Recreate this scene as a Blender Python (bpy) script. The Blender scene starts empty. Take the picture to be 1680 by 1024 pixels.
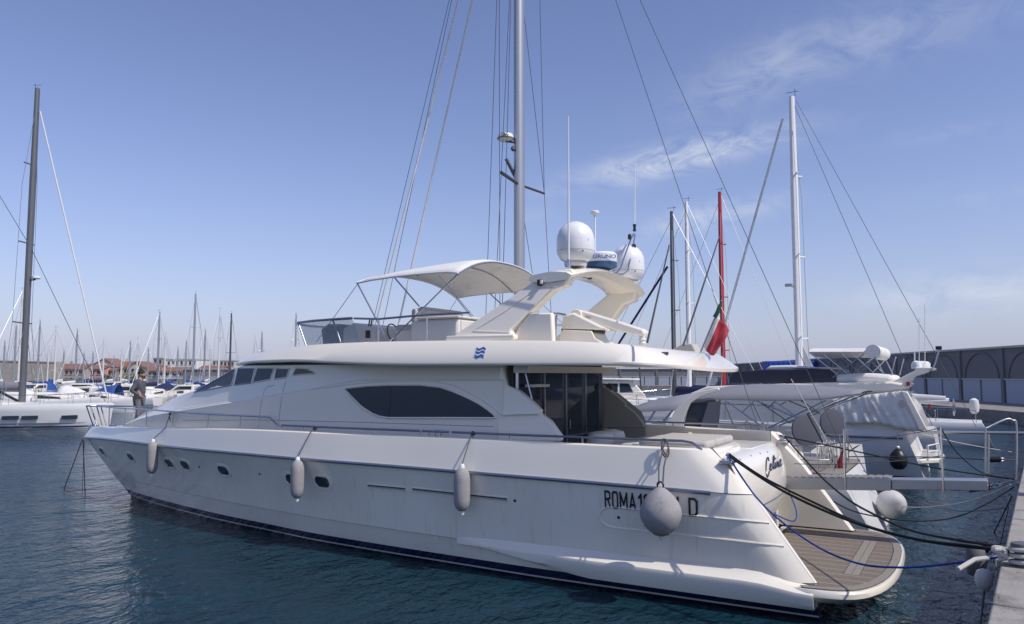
import bpy, bmesh, math, random
from mathutils import Vector, Matrix
from mathutils.bvhtree import BVHTree
random.seed(7)
R = math.radians
PI = math.pi
C = bpy.context.scene.collection
SC = bpy.context.scene

# ---------------------------------------------------------------- camera
F_PX, Y_HOR, CAM_H, ANG = 1286.0, 615.0, 3.5, R(30)
PITCH = math.atan((Y_HOR - 512) / F_PX)
cam_d = bpy.data.cameras.new('camera')
cam_d.sensor_width = 36.0
cam_d.lens = 36.0 * F_PX / 1680.0
cam_d.clip_start = 0.1
cam_d.clip_end = 20000
cam = bpy.data.objects.new('camera', cam_d)
C.objects.link(cam)
cam.location = (0, 0, CAM_H)
cam.rotation_euler = (R(90) + PITCH, 0, -(R(90) - ANG))
SC.camera = cam

# ---------------------------------------------------------------- light
SUN_DIR = Vector((-0.035, -0.63, 0.76)).normalized()
world = bpy.data.worlds.new('World')
SC.world = world
world.use_nodes = True
nt = world.node_tree
for n in list(nt.nodes):
    nt.nodes.remove(n)
w_out = nt.nodes.new('ShaderNodeOutputWorld')
w_bg = nt.nodes.new('ShaderNodeBackground')
w_sky = nt.nodes.new('ShaderNodeTexSky')
w_sky.sky_type = 'NISHITA'
w_sky.sun_disc = False
w_sky.sun_elevation = math.asin(SUN_DIR.z)
w_sky.sun_rotation = math.atan2(SUN_DIR.x, SUN_DIR.y)
w_sky.altitude = 0
w_sky.air_density = 1.0
w_sky.dust_density = 0.5
w_sky.ozone_density = 3.0
w_bg.inputs['Strength'].default_value = 0.121
# thin cirrus: stretched noise on the sky direction
w_tc = nt.nodes.new('ShaderNodeTexCoord')
w_sep = nt.nodes.new('ShaderNodeSeparateXYZ')
nt.links.new(w_tc.outputs['Generated'], w_sep.inputs[0])
def wmath(op, a, b=None, c=None):
    n = nt.nodes.new('ShaderNodeMath'); n.operation = op
    for i, v in enumerate((a, b, c)):
        if v is None: continue
        if hasattr(v, 'is_linked') or hasattr(v, 'links'): nt.links.new(v, n.inputs[i])
        else: n.inputs[i].default_value = v
    return n.outputs[0]
w_mix = nt.nodes.new('ShaderNodeMix'); w_mix.data_type = 'RGBA'
def _dir(x, y):
    r = (x - 840) / F_PX; u = (512 - y) / F_PX; f = math.cos(PITCH) - u * math.sin(PITCH)
    return Vector((r * math.sin(ANG) + f * math.cos(ANG), -r * math.cos(ANG) + f * math.sin(ANG), math.sin(PITCH) + u * math.cos(PITCH))).normalized()
def wdot(v):
    n = nt.nodes.new('ShaderNodeVectorMath'); n.operation = 'DOT_PRODUCT'
    nt.links.new(w_tc.outputs['Generated'], n.inputs[0]); n.inputs[1].default_value = v; return n.outputs['Value']
w_n2 = nt.nodes.new('ShaderNodeTexNoise'); w_n2.inputs['Scale'].default_value = 16; w_n2.inputs['Detail'].default_value = 9
w_n2.inputs['Roughness'].default_value = 0.62; w_n2.inputs['Distortion'].default_value = 0.8
w_m2 = nt.nodes.new('ShaderNodeMapping'); w_m2.inputs['Scale'].default_value = (1, 1, 2.2)
nt.links.new(w_tc.outputs['Generated'], w_m2.inputs['Vector']); nt.links.new(w_m2.outputs[0], w_n2.inputs['Vector'])
w_r2 = nt.nodes.new('ShaderNodeMapRange'); w_r2.inputs['From Min'].default_value = 0.36; w_r2.inputs['From Max'].default_value = 0.72
nt.links.new(w_n2.outputs['Fac'], w_r2.inputs['Value'])
total = None
# drifting cirrus wisps: (one end, other end, half length, half width, strength)
for (x0, y0), (x1, y1), la, lb, st in (((960, 296), (1270, 222), .15, .017, 1.35), ((1060, 378), (1260, 335), .10, .013, 1.1), ((1150, 160), (1360, 70), .13, .032, .38), ((1380, 80), (1600, 20), .14, .03, .28), ((1490, 490), (1680, 480), .14, .024, .7), ((1450, 230), (1680, 205), .13, .012, .14), ((1520, 330), (1680, 320), .1, .015, .14), ((860, 355), (900, 350), .03, .01, .15), ((100, 110), (200, 90), .1, .03, .0)):
    if st == 0: continue
    a, b_ = _dir(x0, y0), _dir(x1, y1); c_ = (a + b_).normalized(); ux = (b_ - a).normalized(); uy = c_.cross(ux).normalized()
    da = wmath('DIVIDE', wdot(ux), la * .75); db = wmath('DIVIDE', wdot(uy), lb)
    e_ = wmath('ADD', wmath('MULTIPLY', da, da), wmath('MULTIPLY', db, db))
    g_ = wmath('MULTIPLY', wmath('EXPONENT', wmath('MULTIPLY', e_, -1.0)), st)
    g_ = wmath('MULTIPLY', g_, wmath('GREATER_THAN', wdot(c_), 0.0))
    total = g_ if total is None else wmath('ADD', total, g_)
cl_f = wmath('MULTIPLY', wmath('MULTIPLY', total, w_r2.outputs[0]), 1.0, None)
w_cl = wmath('MINIMUM', cl_f, 0.8)
nt.links.new(w_cl, w_mix.inputs['Factor'])
w_mix.inputs['B'].default_value = (4.6, 4.9, 5.6, 1)
# pale haze near the horizon, all the way round
w_hz = wmath('POWER', wmath('SUBTRACT', 1.0, wmath('MAXIMUM', w_sep.outputs['Z'], 0.0)), 9.0)
w_hm = nt.nodes.new('ShaderNodeMix'); w_hm.data_type = 'RGBA'
nt.links.new(wmath('MULTIPLY', w_hz, 0.85), w_hm.inputs['Factor'])
w_hm.inputs['B'].default_value = (2.2, 2.7, 4.0, 1)
w_tint = nt.nodes.new('ShaderNodeMix'); w_tint.data_type = 'RGBA'; w_tint.blend_type = 'MULTIPLY'
w_tint.inputs['Factor'].default_value = 1.0
w_tint.inputs['B'].default_value = (0.96, 0.82, 0.93, 1)
nt.links.new(w_sky.outputs[0], w_tint.inputs['A'])
nt.links.new(w_tint.outputs['Result'], w_hm.inputs['A']); nt.links.new(w_hm.outputs['Result'], w_mix.inputs['A'])
nt.links.new(w_mix.outputs['Result'], w_bg.inputs['Color'])
nt.links.new(w_bg.outputs[0], w_out.inputs[0])

sun_d = bpy.data.lights.new('sun', 'SUN')
sun_d.energy = 2.75
sun_d.angle = R(0.6)
sun_d.color = (1.0, 0.95, 0.87)
sun = bpy.data.objects.new('sun', sun_d)
C.objects.link(sun)
sun.rotation_euler = SUN_DIR.to_track_quat('Z', 'Y').to_euler()
sun.location = (0, -20, 40)

SC.view_settings.view_transform = 'Standard'
SC.view_settings.look = 'None'
SC.view_settings.exposure = 0.34
SC.view_settings.gamma = 1.0

# ---------------------------------------------------------------- photo geometry: a pixel gives a direction
def ray(x, y):
    r = (x - 840) / F_PX; u = (512 - y) / F_PX
    f = math.cos(PITCH) - u * math.sin(PITCH)
    return Vector((r * math.sin(ANG) + f * math.cos(ANG), -r * math.cos(ANG) + f * math.sin(ANG),
                   math.sin(PITCH) + u * math.cos(PITCH)))
CAM = Vector((0, 0, CAM_H))
def at_z(x, y, z): v = ray(x, y); return CAM + v * ((z - CAM_H) / v.z)
def at_x(x, y, X): v = ray(x, y); return CAM + v * (X / v.x)
def at_y(x, y, Y): v = ray(x, y); return CAM + v * (Y / v.y)
def at_t(x, y, t):                               # t = metres straight ahead
    v = ray(x, y); f = Vector((math.cos(ANG), math.sin(ANG), 0))
    return CAM + v * (t / v.dot(f))

# ---------------------------------------------------------------- materials
MATS = {}
def mat(name, col, rough=0.5, metal=0.0, var=0.06, vscale=3.0, bump=0.0, bscale=40.0, spec=0.5, coat=0.0,
        trans=0.0, alpha=1.0, stretch=(1, 1, 1), rvar=0.0):
    if name in MATS: return MATS[name]
    m = bpy.data.materials.new(name); m.use_nodes = True
    t = m.node_tree; b = t.nodes['Principled BSDF']
    b.inputs['Roughness'].default_value = rough
    b.inputs['Metallic'].default_value = metal
    b.inputs['Specular IOR Level'].default_value = spec
    b.inputs['Coat Weight'].default_value = coat
    b.inputs['Coat Roughness'].default_value = 0.08
    b.inputs['Transmission Weight'].default_value = trans
    b.inputs['Alpha'].default_value = alpha
    tc = t.nodes.new('ShaderNodeTexCoord')
    mp = t.nodes.new('ShaderNodeMapping'); mp.inputs['Scale'].default_value = stretch
    t.links.new(tc.outputs['Object'], mp.inputs[0])
    no = t.nodes.new('ShaderNodeTexNoise')
    no.inputs['Scale'].default_value = vscale; no.inputs['Detail'].default_value = 6
    t.links.new(mp.outputs[0], no.inputs['Vector'])
    mx = t.nodes.new('ShaderNodeMix'); mx.data_type = 'RGBA'
    mx.inputs['A'].default_value = tuple(max(0, c * (1 - var)) for c in col[:3]) + (1,)
    mx.inputs['B'].default_value = tuple(min(1, c * (1 + var)) for c in col[:3]) + (1,)
    t.links.new(no.outputs['Fac'], mx.inputs['Factor'])
    t.links.new(mx.outputs['Result'], b.inputs['Base Color'])
    if rvar:
        mr = t.nodes.new('ShaderNodeMapRange')
        mr.inputs['From Min'].default_value = 0.3; mr.inputs['From Max'].default_value = 0.7
        mr.inputs['To Min'].default_value = max(0.02, rough - rvar); mr.inputs['To Max'].default_value = rough + rvar
        t.links.new(no.outputs['Fac'], mr.inputs['Value']); t.links.new(mr.outputs[0], b.inputs['Roughness'])
    if bump:
        nb = t.nodes.new('ShaderNodeTexNoise'); nb.inputs['Scale'].default_value = bscale; nb.inputs['Detail'].default_value = 5
        t.links.new(mp.outputs[0], nb.inputs['Vector'])
        bp = t.nodes.new('ShaderNodeBump'); bp.inputs['Strength'].default_value = bump; bp.inputs['Distance'].default_value = 0.02
        t.links.new(nb.outputs['Fac'], bp.inputs['Height']); t.links.new(bp.outputs[0], b.inputs['Normal'])
    MATS[name] = m
    return m
gel = mat('gelcoat', (0.88, 0.825, 0.715), 0.16, var=0.04, vscale=0.8, coat=0.4, rvar=0.06)
gel2 = mat('gelcoat_cream', (0.68, 0.66, 0.60), 0.35, var=0.05, vscale=1.5)
white = mat('white_paint', (0.80, 0.80, 0.79), 0.35, var=0.04, vscale=2)
domew = mat('dome_plastic', (0.78, 0.79, 0.80), 0.3, var=0.02)
steel = mat('steel', (0.55, 0.56, 0.60), 0.22, 1.0, var=0.06)
rubsteel = mat('rub_steel', (0.30, 0.32, 0.38), 0.3, 0.9, var=0.15, vscale=6)
alu = mat('mast_alu', (0.42, 0.43, 0.45), 0.4, 0.7, var=0.08, stretch=(1, 1, .1))
alug = mat('mast_grey', (0.17, 0.175, 0.18), 0.4, 0.5, var=0.1)
alud = mat('mast_dark', (0.10, 0.105, 0.11), 0.4, 0.5, var=0.1)
blk = mat('black_plastic', (0.015, 0.015, 0.017), 0.4)
rub = mat('rubber_grey', (0.12, 0.12, 0.13), 0.7)
glass = mat('dark_glass', (0.024, 0.038, 0.058), 0.05, var=0.1, spec=0.45)
navy = mat('navy_paint', (0.012, 0.018, 0.06), 0.3)
fend = mat('fender_cloth', (0.33, 0.32, 0.325), 0.9, var=0.22, vscale=9, bump=0.35, bscale=120)
canvas = mat('canvas_white', (0.72, 0.71, 0.69), 0.85, var=0.05, vscale=4, bump=0.25, bscale=14)
canvasg = mat('canvas_grey', (0.22, 0.225, 0.255), 0.85, var=0.08, vscale=4, bump=0.3, bscale=10)
canvasn = mat('canvas_navy', (0.015, 0.022, 0.075), 0.85, var=0.15)
canvasb = mat('canvas_blue', (0.02, 0.07, 0.27), 0.8, var=0.15)
cush = mat('cushion', (0.46, 0.44, 0.41), 0.85, var=0.05, bump=0.2, bscale=60)
rope_k = mat('rope_black', (0.012, 0.012, 0.014), 0.9, bump=0.8, bscale=90)
rope_b = mat('rope_blue', (0.02, 0.06, 0.30), 0.85, bump=0.6, bscale=120)
rope_w = mat('rope_white', (0.55, 0.53, 0.48), 0.9, var=0.15, bump=0.6, bscale=120)
rope_g = mat('rope_grey', (0.12, 0.12, 0.13), 0.9, bump=0.6, bscale=120)
teak = mat('teak', (0.185, 0.150, 0.120), 0.75, var=0.28, vscale=14, bump=0.25, bscale=50, stretch=(.25, 3, 1))
teak2 = mat('teak_grey', (0.25, 0.225, 0.195), 0.75, var=0.2, vscale=14, bump=0.25, bscale=50, stretch=(.25, 3, 1))
caulk = mat('caulk', (0.095, 0.082, 0.07), 0.8)
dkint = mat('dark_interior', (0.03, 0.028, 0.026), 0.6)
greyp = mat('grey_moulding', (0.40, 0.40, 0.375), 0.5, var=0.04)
blue_em = mat('emblem_blue', (0.05, 0.11, 0.36), 0.4)
skin = mat('skin', (0.42, 0.25, 0.18), 0.6, var=0.08)
red = mat('red_paint', (0.40, 0.025, 0.025), 0.4)
orange = mat('red_plastic', (0.5, 0.03, 0.02), 0.5)

# ---------------------------------------------------------------- mesh helpers
class MB:
    def __init__(s): s.v = []; s.f = []
    def add(s, vs, fs):
        o = len(s.v); s.v += [tuple(q) for q in vs]; s.f += [tuple(i + o for i in f) for f in fs]; return s
    def box(s, c, d, rz=0.0, rot=None):
        M = rot if rot is not None else Matrix.Rotation(rz, 3, 'Z')
        vs = [Vector(c) + M @ Vector((a * d[0] / 2, b * d[1] / 2, e * d[2] / 2)) for a in (-1, 1) for b in (-1, 1) for e in (-1, 1)]
        return s.add(vs, [(0, 1, 3, 2), (4, 6, 7, 5), (0, 4, 5, 1), (2, 3, 7, 6), (0, 2, 6, 4), (1, 5, 7, 3)])
    def tube(s, pts, r, n=8, caps=True, flat=1.0):
        P = [Vector(p) for p in pts]; k = len(P)
        if k < 2: return s
        rr = r if isinstance(r, (list, tuple)) else [r] * k
        T = []
        for i in range(k):
            t = (P[min(i + 1, k - 1)] - P[max(i - 1, 0)])
            if t.length < 1e-7: t = Vector((0, 0, 1))
            T.append(t.normalized())
        a = Vector((0, 0, 1)) if abs(T[0].z) < 0.9 else Vector((1, 0, 0))
        u = T[0].cross(a).normalized(); vs = []
        for i in range(k):
            u = (u - T[i] * u.dot(T[i]))
            if u.length < 1e-6: u = T[i].orthogonal()
            u.normalize(); w = T[i].cross(u)
            for j in range(n):
                g = 2 * PI * j / n
                vs.append(P[i] + (u * math.cos(g) + w * math.sin(g) * flat) * rr[i])
        fs = [(i * n + j, i * n + (j + 1) % n, (i + 1) * n + (j + 1) % n, (i + 1) * n + j) for i in range(k - 1) for j in range(n)]
        if caps: fs += [tuple(range(n))[::-1], tuple(range((k - 1) * n, k * n))]
        return s.add(vs, fs)
    def lathe(s, prof, c=(0, 0, 0), n=24, M=None):
        vs = []; c = Vector(c)
        for (r, z) in prof:
            for j in range(n):
                g = 2 * PI * j / n; q = Vector((r * math.cos(g), r * math.sin(g), z))
                vs.append(c + (M @ q if M is not None else q))
        k = len(prof)
        fs = [(i * n + j, i * n + (j + 1) % n, (i + 1) * n + (j + 1) % n, (i + 1) * n + j) for i in range(k - 1) for j in range(n)]
        fs += [tuple(range(n))[::-1], tuple(range((k - 1) * n, k * n))]
        return s.add(vs, fs)
    def grid(s, rows, closed=False, cap0=False, cap1=False):
        n = len(rows[0]); k = len(rows)
        vs = [q for r in rows for q in r]
        m = n if closed else n - 1
        fs = [(i * n + j, i * n + (j + 1) % n, (i + 1) * n + (j + 1) % n, (i + 1) * n + j) for i in range(k - 1) for j in range(m)]
        if cap0: fs.append(tuple(range(n))[::-1])
        if cap1: fs.append(tuple(range((k - 1) * n, k * n)))
        return s.add(vs, fs)
    def prism(s, poly, off):
        n = len(poly); off = Vector(off)
        a = [Vector(q) for q in poly]; b = [q + off for q in a]
        return s.add(a + b, [tuple(range(n))[::-1], tuple(range(n, 2 * n))] + [(i, (i + 1) % n, n + (i + 1) % n, n + i) for i in range(n)])
    def strip(s, pts, r, rz): return s

ORG = {}
def org(o): return ORG.get(o.name, Vector((0, 0, 0))) if o is not None else Vector((0, 0, 0))
def build(name, mb, m, parent=None, sharp=35, bevel=0.0, merge=True, solid=0.0):
    o0 = org(parent)
    me = bpy.data.meshes.new(name)
    me.from_pydata([(v[0] - o0.x, v[1] - o0.y, v[2] - o0.z) for v in mb.v], [], mb.f)
    bm = bmesh.new(); bm.from_mesh(me)
    if merge: bmesh.ops.remove_doubles(bm, verts=bm.verts, dist=1e-5)
    bmesh.ops.dissolve_degenerate(bm, edges=bm.edges, dist=1e-6)
    bmesh.ops.recalc_face_normals(bm, faces=bm.faces)
    bm.to_mesh(me); bm.free()
    me.polygons.foreach_set('use_smooth', [True] * len(me.polygons))
    me.set_sharp_from_angle(angle=R(sharp))
    for q in (m if isinstance(m, (list, tuple)) else [m]): me.materials.append(q)
    o = bpy.data.objects.new(name, me); C.objects.link(o)
    if parent is not None:
        o.parent = parent; ORG[o.name] = o0
    if solid:
        md = o.modifiers.new('solid', 'SOLIDIFY'); md.thickness = solid; md.offset = 0
    if bevel:
        md = o.modifiers.new('bevel', 'BEVEL'); md.width = bevel; md.segments = 2; md.limit_method = 'ANGLE'; md.angle_limit = R(40)
    return o
def tag(o, label, cat, group=None):
    o['label'] = label; o['category'] = cat
    if group: o['group'] = group
    return o
def thing(name, label, cat, loc=(0, 0, 0), rz=0.0, group=None, world_org=False):
    o = bpy.data.objects.new(name, None); C.objects.link(o)
    o.location = loc; o.rotation_euler = (0, 0, rz); o.empty_display_size = 0.3
    if world_org: ORG[o.name] = Vector(loc)
    return tag(o, label, cat, group)
def struct(o): o['kind'] = 'structure'; return o
def copy_tree(o, parent=None):
    c = o.copy(); C.objects.link(c)
    if parent is not None: c.parent = parent
    for ch in list(o.children): copy_tree(ch, c)
    return c
def text_part(name, txt, origin, ux, uy, height, m, parent, depth=0.004, sx=1.0, shear=0.0, bold=0.0, spacing=1.0):
    cu = bpy.data.curves.new('lettering', 'FONT'); cu.body = txt; cu.size = 1.0
    cu.extrude = 0.001; cu.shear = shear; cu.offset = bold; cu.space_character = spacing
    ob = bpy.data.objects.new('lettering_tmp', cu); C.objects.link(ob)
    dg = bpy.context.evaluated_depsgraph_get()
    me = bpy.data.meshes.new_from_object(ob.evaluated_get(dg))
    bpy.data.objects.remove(ob); bpy.data.curves.remove(cu)
    k = height / 0.70
    ux = Vector(ux).normalized(); uz = ux.cross(Vector(uy)).normalized(); uy = uz.cross(ux)
    o0 = org(parent); O = Vector(origin) - o0
    for v in me.vertices:
        c = v.co; v.co = O + ux * (c.x * k * sx) + uy * (c.y * k) + uz * (c.z / 0.001 * depth * .5)
    me.materials.clear(); me.materials.append(m); me.name = name
    o = bpy.data.objects.new(name, me); C.objects.link(o)
    if parent is not None: o.parent = parent; ORG[o.name] = o0
    return o
def interp(pts):
    """smooth monotone-ish cubic through (x, y) points sorted by x"""
    xs = [p[0] for p in pts]; ys = [p[1] for p in pts]; n = len(xs)
    d = [(ys[i + 1] - ys[i]) / (xs[i + 1] - xs[i]) for i in range(n - 1)]
    m = [d[0]] + [0 if d[i - 1] * d[i] <= 0 else 2 * d[i - 1] * d[i] / (d[i - 1] + d[i]) for i in range(1, n - 1)] + [d[-1]]
    def f(x):
        if x <= xs[0]: return ys[0]
        if x >= xs[-1]: return ys[-1]
        for i in range(n - 1):
            if x <= xs[i + 1]: break
        h = xs[i + 1] - xs[i]; t = (x - xs[i]) / h
        return ((2 * t ** 3 - 3 * t * t + 1) * ys[i] + (t ** 3 - 2 * t * t + t) * h * m[i] + (-2 * t ** 3 + 3 * t * t) * ys[i + 1] + (t ** 3 - t * t) * h * m[i + 1])
    return f
def smooth_path(pts, n=6):
    P = [Vector(p) for p in pts]; out = []
    for i in range(len(P) - 1):
        a = P[max(i - 1, 0)]; b = P[i]; c = P[i + 1]; d = P[min(i + 2, len(P) - 1)]
        for j in range(n):
            t = j / n
            out.append(0.5 * ((2 * b) + (c - a) * t + (2 * a - 5 * b + 4 * c - d) * t * t + (3 * b - a - 3 * c + d) * t ** 3))
    out.append(P[-1]); return out
def sag(a, b, drop, n=16):
    a = Vector(a); b = Vector(b)
    return [a.lerp(b, i / n) - Vector((0, 0, drop * 4 * (i / n) * (1 - i / n))) for i in range(n + 1)]
def bvh_of(o):
    me = o.data; o0 = org(o)
    return BVHTree.FromPolygons([v.co + o0 for v in me.vertices], [tuple(p.vertices) for p in me.polygons])
def hit(bv, x, y):
    d = ray(x, y).normalized(); q = bv.ray_cast(CAM, d)
    if q[0] is None: return None, None
    n = q[1]
    if n.dot(d) > 0: n = -n
    return q[0], n
def round_rect(w, h, r, k=5):
    out = []
    for cx, cy, a0 in ((w / 2 - r, h / 2 - r, 0), (-w / 2 + r, h / 2 - r, 90), (-w / 2 + r, -h / 2 + r, 180), (w / 2 - r, -h / 2 + r, 270)):
        for i in range(k + 1):
            g = R(a0 + 90 * i / k); out.append((cx + r * math.cos(g), cy + r * math.sin(g)))
    return out
def ring_mb(outer, inner, fn, depth_o, depth_i):
    """frame between two outlines; fn(u, v, w) -> point"""
    mb = MB(); n = len(outer)
    rows = [[fn(u, v, 0) for u, v in outer], [fn(u, v, depth_o) for u, v in outer], [fn(u, v, depth_o) for u, v in inner], [fn(u, v, depth_i) for u, v in inner]]
    return mb.grid(rows, closed=True)
# ================================================================ setting
# water: one sheet with real small waves near the berth and a rippled surface everywhere
def make_water():
    m = bpy.data.materials.new('water'); m.use_nodes = True
    t = m.node_tree; b = t.nodes['Principled BSDF']
    b.inputs['Base Color'].default_value = (0.008, 0.034, 0.052, 1)
    b.inputs['Roughness'].default_value = 0.04
    b.inputs['IOR'].default_value = 1.333
    b.inputs['Specular IOR Level'].default_value = 0.5
    tc = t.nodes.new('ShaderNodeTexCoord')
    hs_ = []
    for sc, st, w, dt, dist in ((0.55, (1, 1.6, 1), 1.0, 3, .4), (2.6, (1, 1.5, 1), .42, 4, .6), (8.0, (1, 1.3, 1), .15, 4, .3)):
        mp = t.nodes.new('ShaderNodeMapping'); mp.inputs['Scale'].default_value = st; mp.inputs['Rotation'].default_value = (0, 0, R(-35))
        t.links.new(tc.outputs['Object'], mp.inputs[0])
        no = t.nodes.new('ShaderNodeTexNoise'); no.inputs['Scale'].default_value = sc; no.inputs['Detail'].default_value = dt; no.inputs['Distortion'].default_value = dist
        t.links.new(mp.outputs[0], no.inputs['Vector'])
        mu = t.nodes.new('ShaderNodeMath'); mu.operation = 'MULTIPLY'; mu.inputs[1].default_value = w
        t.links.new(no.outputs['Fac'], mu.inputs[0]); hs_.append(mu.outputs[0])
    a1 = t.nodes.new('ShaderNodeMath'); a1.operation = 'ADD'; t.links.new(hs_[0], a1.inputs[0]); t.links.new(hs_[1], a1.inputs[1])
    a2 = t.nodes.new('ShaderNodeMath'); a2.operation = 'ADD'; t.links.new(a1.outputs[0], a2.inputs[0]); t.links.new(hs_[2], a2.inputs[1])
    bp = t.nodes.new('ShaderNodeBump'); bp.inputs['Strength'].default_value = 1.0; bp.inputs['Distance'].default_value = 0.27
    t.links.new(a2.outputs[0], bp.inputs['Height']); t.links.new(bp.outputs[0], b.inputs['Normal'])
    return m
mb = MB(); S = 6000
mb.add([(-S, -S, 0), (S, -S, 0), (S, S, 0), (-S, S, 0)], [(0, 1, 2, 3)])
struct(build('water', mb, make_water()))

conc = mat('concrete', (0.27, 0.25, 0.23), 0.9, var=0.3, vscale=2.2, bump=0.5, bscale=30)
conc2 = mat('concrete_pale', (0.32, 0.30, 0.275), 0.9, var=0.3, vscale=3, bump=0.5, bscale=40)
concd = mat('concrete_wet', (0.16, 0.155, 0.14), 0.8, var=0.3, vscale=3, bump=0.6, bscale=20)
def stain(m, col, sc, lo, hi):
    t = m.node_tree; b = t.nodes['Principled BSDF']; src = b.inputs['Base Color'].links[0].from_socket
    tc = t.nodes.new('ShaderNodeTexCoord'); no = t.nodes.new('ShaderNodeTexNoise'); no.inputs['Scale'].default_value = sc; no.inputs['Detail'].default_value = 8; no.inputs['Roughness'].default_value = .65
    t.links.new(tc.outputs['Object'], no.inputs['Vector'])
    r = t.nodes.new('ShaderNodeMapRange'); r.inputs['From Min'].default_value = lo; r.inputs['From Max'].default_value = hi; t.links.new(no.outputs['Fac'], r.inputs['Value'])
    mx = t.nodes.new('ShaderNodeMix'); mx.data_type = 'RGBA'; t.links.new(r.outputs[0], mx.inputs['Factor']); t.links.new(src, mx.inputs['A']); mx.inputs['B'].default_value = col + (1,)
    t.links.new(mx.outputs['Result'], b.inputs['Base Color'])
for m_ in (conc, conc2):
    stain(m_, (.13, .12, .105), 1.7, .50, .72); stain(m_, (.055, .05, .045), 9.0, .62, .72); stain(m_, (.26, .13, .07), .9, .70, .80)
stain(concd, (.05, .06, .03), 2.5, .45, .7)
stain(fend, (.17, .165, .17), 3.0, .55, .75)
stain(canvas, (.55, .53, .49), 2.2, .5, .8)
QZ = 1.5
qa_ = at_z(1671, 801, QZ); qb_ = at_z(1619, 1024, QZ)
qd = (qa_ - qb_); qd.z = 0; qd.normalize(); qn = Vector((-qd.y, qd.x, 0))      # qn points to the water
def qp(u_, v_, z): return Vector((qb_.x, qb_.y, 0)) + qd * u_ + qn * v_ + Vector((0, 0, z))
mb = MB()
mb.prism([qp(-40, -.42, -2), qp(75, -.42, -2), qp(75, -.42, QZ - .005), qp(-40, -.42, QZ - .005)], -qn * 22)
quay = struct(build('quay', mb, conc))
# coping stones along the edge, a part each
u_ = -12.0; k = 0
while u_ < 60:
    ln = 2.4 + .3 * ((k * 37) % 5) / 5
    g = .012
    build('coping_stone', MB().prism([qp(u_ + g, -.425 + .012, QZ - .30), qp(u_ + ln - g, -.413, QZ - .30), qp(u_ + ln - g, -.413, QZ + .012 + .006 * (k % 3)), qp(u_ + g, -.413, QZ + .012 + .006 * (k % 3))], qn * .41), conc2, quay, bevel=.02)
    u_ += ln; k += 1
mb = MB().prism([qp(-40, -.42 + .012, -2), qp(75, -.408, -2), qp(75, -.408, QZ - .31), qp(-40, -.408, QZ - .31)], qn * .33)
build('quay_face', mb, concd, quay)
# ================================================================ the motor yacht in the foreground
XC = 14.4
def L(b, s, z): return Vector((XC - b, s, z))
yacht = thing('motor_yacht', 'large white flybridge motor yacht with navy waterline stripe, nearest the camera', 'yacht', (XC, 12, 0), world_org=True)
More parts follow.
